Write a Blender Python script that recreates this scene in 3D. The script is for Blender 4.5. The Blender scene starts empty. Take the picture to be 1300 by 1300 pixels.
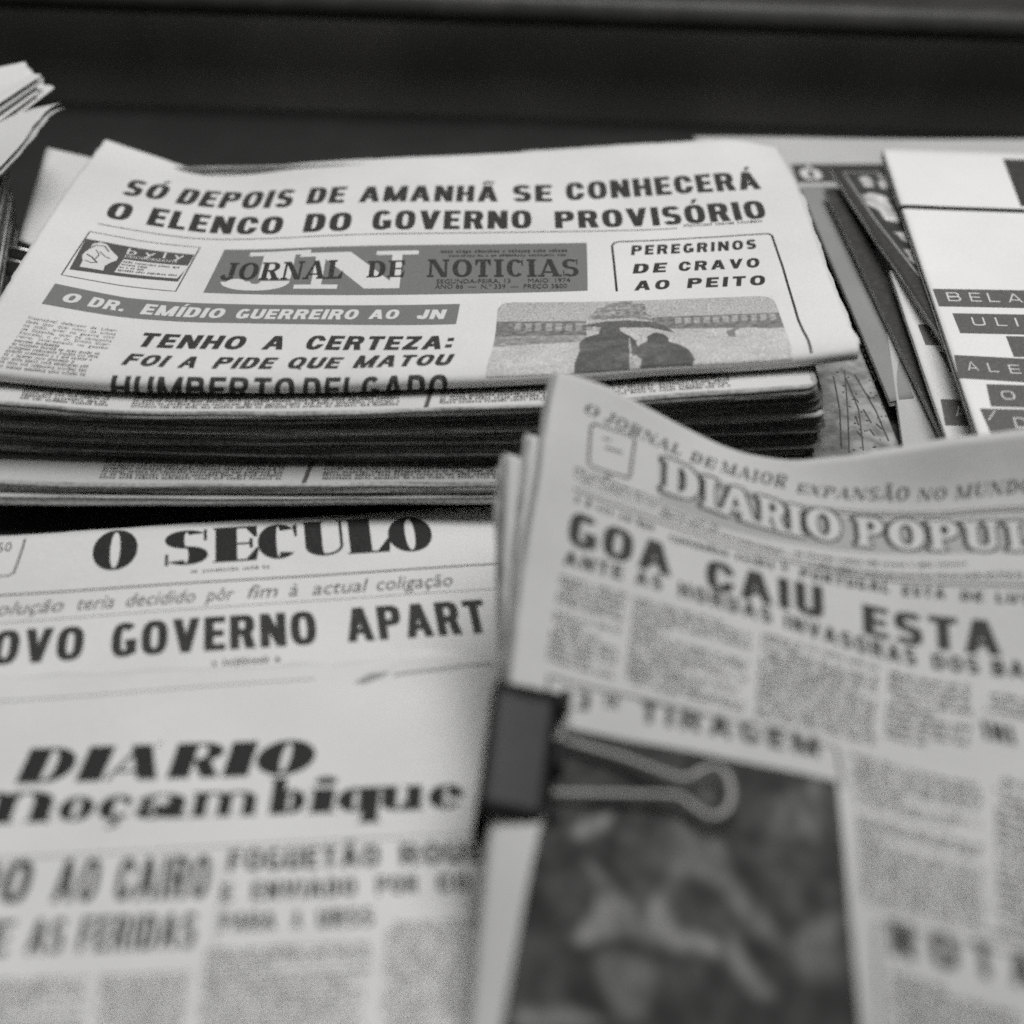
import bpy, math, random
import numpy as np
from mathutils import Vector
from mathutils.geometry import delaunay_2d_cdt

random.seed(7)
RNG = np.random.default_rng(7)
SC = bpy.context.scene
COL = SC.collection

# ------------------------------------------------------------------ camera
CAM_H, PITCH, ROLL, FPX, CX = 0.47, math.radians(34.0), math.radians(1.9), 2100.0, 650.0
_f = np.array([0, math.cos(PITCH), -math.sin(PITCH)])
_r0 = np.array([1.0, 0, 0]); _u0 = np.array([0, math.sin(PITCH), math.cos(PITCH)])
_r = _r0 * math.cos(ROLL) + _u0 * math.sin(ROLL)
_u = -_r0 * math.sin(ROLL) + _u0 * math.cos(ROLL)
_o = np.array([0, 0, CAM_H])
cam = bpy.data.cameras.new('camera'); cam_o = bpy.data.objects.new('camera', cam); COL.objects.link(cam_o)
cam.sensor_width = 36; cam.lens = 36 * FPX / 1300
cam.clip_start = 0.02; cam.clip_end = 60
cam.dof.use_dof = True; cam.dof.focus_distance = 0.875
cam.dof.aperture_fstop = (cam.lens / 1000) / 0.0182
from mathutils import Matrix
cam_o.matrix_world = Matrix(((_r[0], _u[0], -_f[0], _o[0]), (_r[1], _u[1], -_f[1], _o[1]), (_r[2], _u[2], -_f[2], _o[2]), (0, 0, 0, 1)))
SC.camera = cam_o

# ------------------------------------------------------------------ light: soft daylight falling from above and behind
W = bpy.data.worlds.new('World'); SC.world = W; W.use_nodes = True
W.node_tree.nodes['Background'].inputs[0].default_value = (1, 1, 0.985, 1)
W.node_tree.nodes['Background'].inputs[1].default_value = 0.075
def area(name, loc, target, size, size_y, energy):
    l = bpy.data.lights.new(name, 'AREA'); l.shape = 'RECTANGLE'; l.size = size; l.size_y = size_y; l.energy = energy
    o = bpy.data.objects.new(name, l); COL.objects.link(o); o.location = loc
    o.rotation_euler = (Vector(target) - Vector(loc)).to_track_quat('-Z', 'Y').to_euler()
    return o
area('shop_light', (0.25, 0.93, 1.75), (0.0, 0.68, 0.0), 1.5, 0.8, 33.5)
VS = SC.view_settings
SC.display_settings.display_device = 'sRGB'
VS.view_transform = 'Standard'; VS.look = 'None'; VS.gamma = 1; VS.exposure = 0; VS.use_curve_mapping = False
SC.cycles.use_denoising = False
SC.cycles.use_adaptive_sampling = True
SC.cycles.adaptive_threshold = 0.055
SC.cycles.adaptive_min_samples = 20
SC.render.filter_size = 1.9 if hasattr(SC.render, 'filter_size') else 1.5
SC.cycles.filter_width = 1.9

# ------------------------------------------------------------------ materials
def mat(name):
    m = bpy.data.materials.new(name); m.use_nodes = True
    nt = m.node_tree; b = nt.nodes['Principled BSDF']
    return m, nt, b
def paper_mat(name, lo, hi, tint=(1, 0.995, 0.985), stain=3.0, grain=900, layers=False):
    m, nt, b = mat(name)
    tc = nt.nodes.new('ShaderNodeTexCoord')
    n1 = nt.nodes.new('ShaderNodeTexNoise'); n1.inputs['Scale'].default_value = stain * 4; n1.inputs['Detail'].default_value = 5
    n2 = nt.nodes.new('ShaderNodeTexNoise'); n2.inputs['Scale'].default_value = grain; n2.inputs['Detail'].default_value = 2
    mx = nt.nodes.new('ShaderNodeMath'); mx.operation = 'MULTIPLY_ADD'; mx.inputs[1].default_value = 0.55
    nt.links.new(tc.outputs['Object'], n1.inputs['Vector']); nt.links.new(tc.outputs['Object'], n2.inputs['Vector'])
    if layers:   # leaf edges: streaks that run along the paper
        mp = nt.nodes.new('ShaderNodeMapping'); mp.inputs['Scale'].default_value = (5, 5, 1100)
        nt.links.new(tc.outputs['Object'], mp.inputs['Vector']); nt.links.new(mp.outputs['Vector'], n1.inputs['Vector']); n1.inputs['Scale'].default_value = 1.0; n1.inputs['Detail'].default_value = 3
    md = nt.nodes.new('ShaderNodeMath'); md.operation = 'MULTIPLY'; md.inputs[1].default_value = 0.45
    nt.links.new(n2.outputs['Fac'], md.inputs[0])
    nt.links.new(n1.outputs['Fac'], mx.inputs[0]); nt.links.new(md.outputs[0], mx.inputs[2])
    cr = nt.nodes.new('ShaderNodeValToRGB')
    cr.color_ramp.elements[0].position = 0.3; cr.color_ramp.elements[1].position = 0.72
    cr.color_ramp.elements[0].color = (*[lo * c for c in tint], 1); cr.color_ramp.elements[1].color = (*[hi * c for c in tint], 1)
    nt.links.new(mx.outputs[0], cr.inputs['Fac']); nt.links.new(cr.outputs['Color'], b.inputs['Base Color'])
    b.inputs['Roughness'].default_value = 0.85; b.inputs['Specular IOR Level'].default_value = 0.2
    bp = nt.nodes.new('ShaderNodeBump'); bp.inputs['Strength'].default_value = 0.35; bp.inputs['Distance'].default_value = 0.0018
    n3 = nt.nodes.new('ShaderNodeTexNoise'); n3.inputs['Scale'].default_value = 45; n3.inputs['Detail'].default_value = 4
    nt.links.new(tc.outputs['Object'], n3.inputs['Vector'])
    nt.links.new(n3.outputs['Fac'], bp.inputs['Height']); nt.links.new(bp.outputs['Normal'], b.inputs['Normal'])
    return m
def ink_mat(name, dark, light, scale=1400, rough=0.7, tint=(1.03, 0.992, 0.975), contrast=(0.42, 0.75)):
    m, nt, b = mat(name)
    tc = nt.nodes.new('ShaderNodeTexCoord')
    n2 = nt.nodes.new('ShaderNodeTexNoise'); n2.inputs['Scale'].default_value = scale; n2.inputs['Detail'].default_value = 3
    nt.links.new(tc.outputs['Object'], n2.inputs['Vector'])
    cr = nt.nodes.new('ShaderNodeValToRGB')
    cr.color_ramp.elements[0].position = contrast[0]; cr.color_ramp.elements[1].position = contrast[1]
    cr.color_ramp.elements[0].color = (*[dark * c for c in tint], 1); cr.color_ramp.elements[1].color = (*[light * c for c in tint], 1)
    nt.links.new(n2.outputs['Fac'], cr.inputs['Fac']); nt.links.new(cr.outputs['Color'], b.inputs['Base Color'])
    b.inputs['Roughness'].default_value = rough; b.inputs['Specular IOR Level'].default_value = 0.2
    return m
def attr_mat(name, grain=0.25):
    m, nt, b = mat(name)
    at = nt.nodes.new('ShaderNodeAttribute'); at.attribute_name = 'tone'
    tc = nt.nodes.new('ShaderNodeTexCoord')
    n2 = nt.nodes.new('ShaderNodeTexNoise'); n2.inputs['Scale'].default_value = 1100; n2.inputs['Detail'].default_value = 2
    nt.links.new(tc.outputs['Object'], n2.inputs['Vector'])
    mr = nt.nodes.new('ShaderNodeMapRange'); mr.inputs['From Min'].default_value = 0.3; mr.inputs['From Max'].default_value = 0.7
    mr.inputs['To Min'].default_value = 1 - grain; mr.inputs['To Max'].default_value = 1 + grain
    nt.links.new(n2.outputs['Fac'], mr.inputs['Value'])
    mx = nt.nodes.new('ShaderNodeVectorMath'); mx.operation = 'SCALE'
    nt.links.new(at.outputs['Color'], mx.inputs[0]); nt.links.new(mr.outputs[0], mx.inputs['Scale'])
    nt.links.new(mx.outputs[0], b.inputs['Base Color'])
    b.inputs['Roughness'].default_value = 0.75; b.inputs['Specular IOR Level'].default_value = 0.2
    return m
M = {}
M['news'] = paper_mat('newsprint', 0.56, 0.72)
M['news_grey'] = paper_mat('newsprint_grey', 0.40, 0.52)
M['news_old'] = paper_mat('newsprint_old', 0.49, 0.63)
M['white'] = paper_mat('white_cover_stock', 0.66, 0.80, stain=3)
M['grey_card'] = paper_mat('grey_cover_stock', 0.22, 0.30, stain=5)
M['page_edge'] = paper_mat('page_edges', 0.20, 0.42, stain=20)
M['leaf_edge'] = paper_mat('leaf_edges', 0.10, 0.55, grain=500, layers=True)
M['page_edge_dark'] = paper_mat('dark_page_edges', 0.02, 0.34, grain=500, layers=True)  # page edges in a darker streaked tone
M['ink'] = ink_mat('black_ink', 0.014, 0.05)
M['ink_soft'] = ink_mat('worn_black_ink', 0.018, 0.10)
M['ink_grey'] = ink_mat('grey_halftone', 0.15, 0.23, scale=1800, tint=(1.0, 1.0, .985))
M['ink_mid'] = ink_mat('mid_grey_ink', 0.06, 0.15)
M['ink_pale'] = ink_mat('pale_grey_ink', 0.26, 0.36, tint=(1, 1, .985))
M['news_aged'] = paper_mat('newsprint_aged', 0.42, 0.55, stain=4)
M['paper_aged'] = ink_mat('unprinted_aged_paper', 0.46, 0.57, tint=(1, .995, .985))
M['ink_dense'] = ink_mat('dense_small_type_ink', 0.03, 0.12)
M['ink_hatch'] = ink_mat('hatched_tint', 0.30, 0.42, tint=(1, 1, .985))
M['ink_white'] = ink_mat('unprinted_paper', 0.58, 0.72, tint=(1, .995, .985))
M['ink_text'] = ink_mat('small_type_ink', 0.09, 0.26)
M['tape'] = ink_mat('printed_tape', 0.10, 0.15, scale=700)
M['brown'] = ink_mat('dark_cover', 0.045, 0.075, scale=300, rough=0.5)
M['dark_print'] = ink_mat('dark_border', 0.05, 0.085, scale=400, rough=0.5)
M['raster'] = attr_mat('printed_halftone_picture', .38)
M['elastic'] = ink_mat('black_elastic', 0.012, 0.03, rough=0.6)
M['panel'] = ink_mat('dark_painted_panel', 0.17, 0.27, scale=7, rough=0.55, tint=(1.0, 0.98, 0.95))
M['rail'] = ink_mat('dark_rail', 0.05, 0.08, scale=30, rough=0.4, tint=(1.0, 0.98, 0.95))
M['shelf'] = ink_mat('worn_shelf', 0.024, 0.034, scale=14, rough=0.8)
M['board'] = ink_mat('worn_grey_board', 0.16, 0.36, scale=110, rough=0.8, tint=(1, 1, .98), contrast=(.33, .62))
M['clip'] = ink_mat('black_lacquered_steel', 0.009, 0.017, scale=200, rough=0.45)
m_, nt_, b_ = mat('nickel_wire'); b_.inputs['Metallic'].default_value = 1; b_.inputs['Base Color'].default_value = (.62, .61, .6, 1); b_.inputs['Roughness'].default_value = .28
M['wire'] = m_
m_, nt_, b_ = mat('dull_steel_wire'); b_.inputs['Metallic'].default_value = .0; b_.inputs['Base Color'].default_value = (.30, .296, .29, 1); b_.inputs['Roughness'].default_value = .45; b_.inputs['Specular IOR Level'].default_value = .6
M['steel'] = m_

# ------------------------------------------------------------------ geometry helpers
def ray(x, y):
    return _f + _r * ((x - CX) / FPX) - _u * ((y - CX) / FPX)
def at_z(x, y, z):
    d = ray(x, y); return _o + d * ((z - CAM_H) / d[2])
def at_plane(x, y, y0, k):
    d = ray(x, y); return _o + d * (y0 / (d[1] - k * d[0]))
def proj(P):
    q = np.asarray(P) - _o
    w = q @ _f
    return np.stack([CX + FPX * (q @ _r) / w, CX - FPX * (q @ _u) / w], -1)

def empty(name, loc, label, cat, group=None):
    o = bpy.data.objects.new(name, None); COL.objects.link(o); o.location = [float(v) for v in loc]
    o.empty_display_size = 0.02
    o['label'] = label; o['category'] = cat
    if group: o['group'] = group
    return o
def link(name, V, F, m, parent=None, smooth=True, mats=None, midx=None):
    V = np.asarray(V, float)
    off = np.array(root_loc(parent)) if parent is not None else np.zeros(3)
    me = bpy.data.meshes.new(name); me.from_pydata((V - off).tolist(), [], [list(map(int, f)) for f in F])
    for mm in (mats or [m]): me.materials.append(mm)
    if midx is not None: me.polygons.foreach_set('material_index', np.asarray(midx, np.int32))
    if smooth: me.polygons.foreach_set('use_smooth', np.ones(len(me.polygons), bool))
    me.update()
    o = bpy.data.objects.new(name, me); COL.objects.link(o)
    if parent is not None: o.parent = parent
    return o
def root_loc(p):
    while p.parent is not None: p = p.parent
    return p.location
def tag(o, label, cat, group=None, kind=None):
    if label: o['label'] = label
    if cat: o['category'] = cat
    if group: o['group'] = group
    if kind: o['kind'] = kind
    return o

def hermite_1d(k, x):
    """weights (len(x), len(k)) of a cubic through knots k, straight beyond the ends"""
    k = np.asarray(k, float); n = len(k); x = np.asarray(x, float)
    D = np.zeros((n, n))
    for i in range(n):
        if n == 1: break
        if i == 0: D[0, 0], D[0, 1] = -1 / (k[1] - k[0]), 1 / (k[1] - k[0])
        elif i == n - 1: D[i, i - 1], D[i, i] = -1 / (k[i] - k[i - 1]), 1 / (k[i] - k[i - 1])
        else:
            a, b = k[i] - k[i - 1], k[i + 1] - k[i]
            wa, wb = b / (a + b), a / (a + b)
            D[i, i - 1] -= wa / a; D[i, i] += wa / a; D[i, i] -= wb / b; D[i, i + 1] += wb / b
    W = np.zeros((len(x), n))
    j = np.clip(np.searchsorted(k, x, side='right') - 1, 0, n - 2)
    h = k[j + 1] - k[j]; u = (x - k[j]) / h
    lo, hi = u < 0, u > 1; inn = ~(lo | hi)
    I = np.eye(n)
    h00 = 2 * u**3 - 3 * u**2 + 1; h10 = u**3 - 2 * u**2 + u; h01 = -2 * u**3 + 3 * u**2; h11 = u**3 - u**2
    W[inn] = (h00[:, None] * I[j] + h01[:, None] * I[j + 1] + (h10 * h)[:, None] * D[j] + (h11 * h)[:, None] * D[j + 1])[inn]
    W[lo] = (I[0] + (x - k[0])[:, None] * D[0])[lo]
    W[hi] = (I[n - 1] + (x - k[-1])[:, None] * D[n - 1])[hi]
    return W

class Page:
    """a sheet of paper: a smooth surface through a grid of control points; s runs across, t down the page"""
    def __init__(self, sk, tk, P, extra=None):
        self.sk, self.tk, self.P, self.extra = np.asarray(sk, float), np.asarray(tk, float), np.asarray(P, float), extra
        g = np.linspace(self.sk[0], self.sk[-1], 160), np.linspace(self.tk[0], self.tk[-1], 160)
        S, T = np.meshgrid(*g); self._S, self._T = S.ravel(), T.ravel()
        self._px = proj(self(self._S, self._T))
    def raw(self, s, t):
        Ws = hermite_1d(self.sk, s); Wt = hermite_1d(self.tk, t)
        return np.einsum('nt,ns,tsk->nk', Wt, Ws, self.P, optimize=True)
    def __call__(self, s, t):
        s = np.atleast_1d(np.asarray(s, float)); t = np.atleast_1d(np.asarray(t, float))
        p = self.raw(s, t)
        if self.extra is not None: p = p + self.extra(p, s, t)
        return p
    def normal(self, s, t):
        s = np.atleast_1d(np.asarray(s, float)); t = np.atleast_1d(np.asarray(t, float)); e = 1e-3
        a = self(s + e, t) - self(s - e, t); b = self(s, t + e) - self(s, t - e)
        n = np.cross(b, a); n /= np.linalg.norm(n, axis=1)[:, None] + 1e-12
        return n
    def off(self, s, t, d):
        return self(s, t) + self.normal(s, t) * np.reshape(d, (-1, 1))
    def inv(self, x, y):
        i = np.argmin((self._px[:, 0] - x)**2 + (self._px[:, 1] - y)**2)
        s, t = self._S[i], self._T[i]
        for _ in range(12):
            p0, ps, pt = proj(self([s, s + 1e-4, s], [t, t, t + 1e-4]))
            J = np.array([(ps - p0) / 1e-4, (pt - p0) / 1e-4]).T
            d = np.linalg.solve(J, np.array([x, y]) - p0)
            d = np.clip(d, -0.15, 0.15)
            s, t = s + d[0], t + d[1]
        return s, t
    def invs(self, pts):
        return np.array([self.inv(*p) for p in pts])

def grid_faces(nr, nc, base=0, flip=False):
    F = []
    for r in range(nr - 1):
        for c in range(nc - 1):
            a = base + r * nc + c
            f = (a, a + nc, a + nc + 1, a + 1)
            F.append(f[::-1] if flip else f)
    return F

def sheet(name, page, s0, s1, t0, t1, ns, nt, thick, m, parent, edge_m=None, jag=0.0, seed=0):
    """a leaf: top grid, bottom grid and its four edges, one mesh; jag roughens the cut edges a little"""
    rg = np.random.default_rng(seed)
    s = np.linspace(s0, s1, ns); t = np.linspace(t0, t1, nt)
    S, T = np.meshgrid(s, t)
    if jag:
        def rough(n):
            w = rg.normal(0, 1, n); return np.convolve(w, np.ones(3) / 3, 'same') * jag
        S[:, -1] += rough(nt); S[:, 0] += rough(nt); T[0, :] += rough(ns)
    A = page(S.ravel(), T.ravel()); N = page.normal(S.ravel(), T.ravel()); B = A - N * thick
    n = len(A); V = np.vstack([A, B]); F = grid_faces(nt, ns) + grid_faces(nt, ns, n, True); mi = [0] * len(F)
    loop = [c for c in range(ns)] + [r * ns + ns - 1 for r in range(1, nt)] + [(nt - 1) * ns + c for c in range(ns - 2, -1, -1)] + [r * ns for r in range(nt - 2, 0, -1)]
    for a, b in zip(loop, loop[1:] + loop[:1]):
        F.append((a, b, b + n, a + n)); mi.append(1)
    return link(name, V, F, m, parent, True, [m, edge_m or M['page_edge']], mi)

# ------------------------------------------------------------------ lettering: glyphs built as polygons in a box of height 1
def ell(cx, cy, rx, ry, a, n=2.5):
    c, s = math.cos(a), math.sin(a)
    return (cx + rx * math.copysign(abs(c)**(2 / n), c), cy + ry * math.copysign(abs(s)**(2 / n), s))
class G:
    def __init__(s, tx=.26, hx=None, ty=.17, serif=0, sh=.04, sl=.1, n=2.6, wf=1.0, rt=None):
        s.rt = tx if rt is None else rt
        s.tx, s.hx, s.ty, s.serif, s.sh, s.sl, s.n, s.wf = tx, (tx if hx is None else hx), ty, serif, sh, sl, n, wf
    def key(s): return (s.tx, s.hx, s.ty, s.serif, s.sh, s.sl, s.n, s.wf, s.rt)
    def rect(s, x0, y0, x1, y1): s.L.append([(x0, y0), (x1, y0), (x1, y1), (x0, y1)])
    def poly(s, *p): s.L.append(list(p))
    def V(s, x, th=None, y0=0.0, y1=1.0, top=1, bot=1):
        th = s.tx if th is None else th
        s.rect(x, y0, x + th, y1)
        if s.serif:
            if bot: s.rect(x - s.sl, y0, x + th + s.sl, y0 + s.sh)
            if top: s.rect(x - s.sl, y1 - s.sh, x + th + s.sl, y1)
    def ring(s, cx, cy, rx, ry, a0, a1, tx=None, ty=None, k=14):
        tx = s.tx if tx is None else tx; ty = s.ty if ty is None else ty
        ix, iy = max(rx - tx, .01), max(ry - ty, .01)
        a0, a1 = math.radians(a0), math.radians(a1)
        A = [a0 + (a1 - a0) * i / k for i in range(k + 1)]
        for a, b in zip(A, A[1:]):
            s.L.append([ell(cx, cy, rx, ry, a, s.n), ell(cx, cy, rx, ry, b, s.n), ell(cx, cy, ix, iy, b, s.n), ell(cx, cy, ix, iy, a, s.n)])
    def acc(s, ch, w, y=1.0):
        c = w / 2
        if ch == 'acute': s.poly((c - .08, y + .08), (c + .06, y + .08), (c + .24, y + .30), (c + .02, y + .30))
        if ch == 'tilde':
            s.poly((c - .3, y + .08), (c - .18, y + .08), (c - .05, y + .16), (c - .05, y + .28), (c - .2, y + .24))
            s.poly((c - .05, y + .28), (c - .05, y + .16), (c + .2, y + .08), (c + .3, y + .24), (c + .2, y + .22))
        if ch == 'cedilla': s.poly((c - .04, .02), (c + .1, .02), (c + .16, -.16), (c - .12, -.24), (c - .14, -.17), (c + .03, -.13))
    def glyph(s, ch):
        base = {'Á': ('A', 'acute'), 'Ã': ('A', 'tilde'), 'É': ('E', 'acute'), 'Í': ('I', 'acute'), 'Ó': ('O', 'acute'), 'Ç': ('C', 'cedilla'), 'Õ': ('O', 'tilde')}
        s.L = []
        if ch in base:
            w = s.draw(base[ch][0]); s.acc(base[ch][1], w)
        else: w = s.draw(ch)
        return s.L, w
    def draw(s, ch):
        tx, hx, ty, sf = s.tx, s.hx, s.ty, s.serif
        k = s.wf; w = .82 * k; st = s.sl if sf else 0
        if ch == ' ': return .42 * k
        if ch == 'I': s.V(st, tx); return tx + 2 * st
        if ch == 'A':
            w = .95 * k
            s.poly((0, 0), (hx, 0), (w / 2 + hx * .3, 1), (w / 2 - hx * .7, 1))
            s.poly((w - tx, 0), (w, 0), (w / 2 + tx * .5, 1), (w / 2 - tx * .55, 1))
            s.rect(w * .2, .22, w * .8, .22 + ty * .85)
            if sf: s.rect(-s.sl, 0, hx + s.sl, s.sh); s.rect(w - tx - s.sl, 0, w + s.sl, s.sh)
            return w
        if ch == 'B':
            s.V(st); x = st + tx
            for cy, ry, ww in ((.265 + 0, .265 + ty * .25, w), (.745, .255 + ty * .25 - .0, w * .94)):
                cy = ry if cy < .5 else 1 - ry
                s.rect(st, cy + ry - ty, ww * .55, cy + ry); s.rect(st, cy - ry, ww * .55, cy - ry + ty)
                s.ring(ww * .55, cy, ww * .45, ry, -90, 90)
            return w
        if ch in 'CG':
            s.ring(w / 2, .5, w / 2, .5, 42, 318, k=22)
            if sf:
                s.poly((w * .90, .62), (w * .96, .62), (w * .96, 1), (w * .86, .92))
            else:
                if ch == 'C': s.rect(w - tx, .62, w, .74); s.ring(w / 2, .5, w / 2, .5, 25, 60, k=5)
            if ch == 'G': s.rect(w - tx, .08, w, .50); s.rect(w * .54, .50 - ty * .9, w, .50); s.ring(w / 2, .5, w / 2, .5, 300, 345, k=6)
            else:
                if not sf: s.rect(w - tx, .26, w, .38); s.ring(w / 2, .5, w / 2, .5, 300, 335, k=5)
            return w
        if ch == 'D':
            s.V(st); w = w + st
            s.rect(st, 1 - ty, w * .5, 1); s.rect(st, 0, w * .5, ty); s.ring(w * .5, .5, w * .5, .5, -90, 90, tx=s.rt * 1.1); return w
        if ch in 'EF':
            w = .7 * k + st; s.V(st)
            s.rect(st, 1 - ty, w, 1); s.rect(st, .5 - ty / 2, w * .92, .5 + ty / 2)
            if ch == 'E': s.rect(st, 0, w, ty)
            if sf:
                s.poly((w - .03, 1), (w - .2, 1 - ty * .5), (w - .03, .68), (w + .02, .68), (w + .02, 1))
                s.rect(w * .92 - .06, .36, w * .92, .64)
                if ch == 'E': s.poly((w - .0, 0), (w + .05, .36), (w + .0, .36), (w - .2, ty * .5), (w - .2, 0))
            return w
        if ch == 'H': s.V(st); s.V(w - tx + st); s.rect(st, .5 - ty / 2, w + st, .5 + ty / 2); return w + 2 * st
        if ch == 'J':
            if sf:
                x = .32 * k; s.V(x, tx, .25, 1, 1, 0); s.ring(x + tx / 2 - .19, .2, .19 + tx / 2, .24, -175, 0, tx=tx * .9, ty=ty * 1.4)
                s.ring(x - .22, .15, .1, .11, 0, 360, tx=.09, ty=.1); return x + tx + st
            w = .62 * k; s.V(w - tx, tx, .3, 1); s.ring(w / 2, .3, w / 2, .3, -180, 0); s.rect(0, .26, tx, .38); return w
        if ch == 'L':
            w = .66 * k + st; s.V(st); s.rect(st, 0, w, ty)
            if sf: s.poly((w, 0), (w + .05, .4), (w, .4), (w - .22, ty * .5), (w - .22, 0))
            return w
        if ch == 'M':
            w = 1.08 * k; s.V(st, hx); s.V(w - tx + st, tx)
            s.poly((st, 1), (st + tx, 1), (w / 2 + tx * .4 + st, 0), (w / 2 - tx * .4 + st, 0))
            s.poly((w - hx + st, 1), (w + st, 1), (w / 2 + hx * .4 + st, 0), (w / 2 - hx * .4 + st, 0))
            return w + 2 * st
        if ch == 'N':
            w = .86 * k; s.V(st, hx, bot=1); s.V(w - hx + st, hx, bot=0); s.poly((st, 1), (st + tx, 1), (w + st, 0), (w - tx + st, 0)); return w + 2 * st
        if ch in 'OQ0':
            w = (.86 if sf == 0 else .95) * k; s.ring(w / 2, .5, w / 2, .5, 0, 360, k=32)
            if ch == 'Q': s.poly((w * .5, .25), (w * .68, .3), (w * 1.02, -.06), (w * .8, -.06))
            return w
        if ch in 'PR':
            s.V(st); ry = .25 + ty * .28; cy = 1 - ry; w = w + st
            s.rect(st, 1 - ty, w * .55, 1); s.rect(st, cy - ry, w * .55, cy - ry + ty); s.ring(w * .55, cy, w * .45, ry, -90, 90, tx=s.rt)
            if ch == 'R':
                s.poly((w * .42, cy - ry + ty), (w * .42 + s.rt, cy - ry + ty), (w * 1.04, 0), (w * 1.04 - s.rt * 1.1, 0))
                if sf: s.rect(w * .62, 0, w * 1.08, s.sh)
            return w * (1.04 if ch == 'R' else 1)
        if ch == 'S':
            w = .76 * k; ry = (1 + ty) / 4; tm = ty * 1.25
            e_ = 14 if sf else 0
            s.ring(w / 2, 1 - ry, w / 2, ry, 22 + e_, 262, tx=tx * .92, k=18); s.ring(w / 2, ry, w / 2, ry, -158 + e_, 82, tx=tx * .92, k=18)
            s.poly((w * .22, .5 + tm * .75), (w * .45, .5 - tm * .5), (w * .8, .5 - tm * .8), (w * .56, .5 + tm * .45))
            if sf: s.rect(w * .9, .68, w * .97, 1); s.rect(w * .02, 0, w * .09, .32)
            return w
        if ch == 'T':
            w = .76 * k; s.V(w / 2 - tx / 2, tx, top=0); s.rect(0, 1 - ty, w, 1)
            if sf: s.poly((0, 1), (0, .66), (.05, .66), (.2, 1 - ty)); s.poly((w, 1), (w, .66), (w - .05, .66), (w - .2, 1 - ty))
            return w
        if ch == 'U':
            w = w + st; s.V(st, tx, .3, 1, 1, 0); s.V(w - hx, hx, .3, 1, 1, 0)
            s.ring((w + st) / 2, .3, (w - st) / 2, .3, -180, -90, ty=ty * 1.2); s.ring((w + st) / 2, .3, (w - st) / 2, .3, -90, 0, tx=hx, ty=ty * 1.2); return w + st
        if ch == 'V':
            w = .9 * k
            s.poly((0, 1), (tx, 1), (w / 2 + tx * .5, 0), (w / 2 - tx * .5, 0)); s.poly((w - hx, 1), (w, 1), (w / 2 + hx * .5, 0), (w / 2 - hx * .5, 0))
            return w
        if ch == 'X':
            w = .9 * k
            s.poly((0, 1), (tx * 1.1, 1), (w, 0), (w - tx * 1.1, 0)); s.poly((w - hx, 1), (w, 1), (hx, 0), (0, 0))
            if sf: s.rect(-.03, 1 - s.sh, tx + .1, 1); s.rect(w - tx - .08, 0, w + .05, s.sh); s.rect(-.05, 0, hx + .1, s.sh); s.rect(w - hx - .1, 1 - s.sh, w + .05, 1)
            return w
        if ch == 'Z':
            w = .74 * k; s.rect(0, 1 - ty, w, 1); s.rect(0, 0, w, ty); s.poly((0, ty * .8), (tx * 1.15, ty * .8), (w, 1 - ty * .8), (w - tx * 1.15, 1 - ty * .8)); return w
        if ch == '3':
            w = .7 * k; ry = (1 + ty) / 4
            s.ring(w / 2, 1 - ry, w / 2, ry, -90, 150, k=16); s.ring(w / 2, ry, w / 2, ry, -150, 90, k=16); return w
        if ch == 'ª':
            w = .42 * k; s.ring(w / 2, .74, w / 2, .2, 0, 360, tx=.12, ty=.1); s.rect(w - .1, .54, w + .02, .94); s.rect(0, .36, w, .44); return w
        if ch == '.': s.rect(0, 0, tx, ty * 1.2); return tx
        if ch == ':': s.rect(0, .1, tx * 1.1, .1 + ty * 1.1); s.rect(0, .58, tx * 1.1, .58 + ty * 1.1); return tx * 1.1
        if ch == '/': s.poly((0, 0), (.1, 0), (.7, 1), (.6, 1)); return .7
        # fat lower case, x height 1
        h = s.hx
        if ch == 'o': w = .98 * k; s.ring(w / 2, .5, w / 2, .5, 0, 360, k=26); return w
        if ch in 'çe':
            w = .9 * k; s.ring(w / 2, .5, w / 2, .5, 40 if ch == 'ç' else 0, 180, tx=tx, k=14); s.ring(w / 2, .5, w / 2, .5, 180, 325, k=14)
            if ch == 'ç': s.ring(w * .8, .72, .13, .14, 0, 360, tx=.12, ty=.13); s.poly((w * .45, .04), (w * .62, .04), (w * .7, -.2), (w * .35, -.36), (w * .33, -.27), (w * .5, -.17))
            else: s.rect(w * .25, .46, w * .99, .46 + ty)
            return w
        if ch == 'a':
            w = 1.0 * k; s.V(w - tx, tx, 0, .72, 0, 0); s.ring(w * .5, .68, w * .5, .32, 0, 165, tx=tx * .85, k=12)
            s.ring(w * .36, .29, w * .36, .29, 0, 360, tx=tx * .85, k=18); s.rect(w - tx, 0, w + .1, .06); s.ring(w * .16, .68, .14, .13, 0, 360, tx=.13, ty=.12); return w + .06
        if ch in 'mn':
            s.V(0); s.rect(-.1, .93, tx * .6, 1); s.rect(-.08, 0, tx + .08, .05); x = 0; n = 2 if ch == 'm' else 1
            for i in range(n):
                s.ring(x + tx * .5 + .36 * k, .66, .36 * k + tx * .5, .34, 0, 165, tx=tx, k=12); x += .72 * k
                s.rect(x, 0, x + tx, .68); s.rect(x - .08, 0, x + tx + .08, .05)
            return x + tx + .04
        if ch == 'b':
            w = .98 * k; s.V(0, tx, 0, 1.5); s.rect(-.12, 1.43, tx * .6, 1.5); s.ring(w * .55, .5, w * .45, .5, -180, 180, k=22); return w
        if ch == 'q':
            w = .98 * k; s.V(w - tx, tx, -.45, 1); s.rect(w - tx - .1, -.45, w + .1, -.39); s.ring(w * .45, .5, w * .45, .5, 0, 360, k=22); return w
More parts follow.
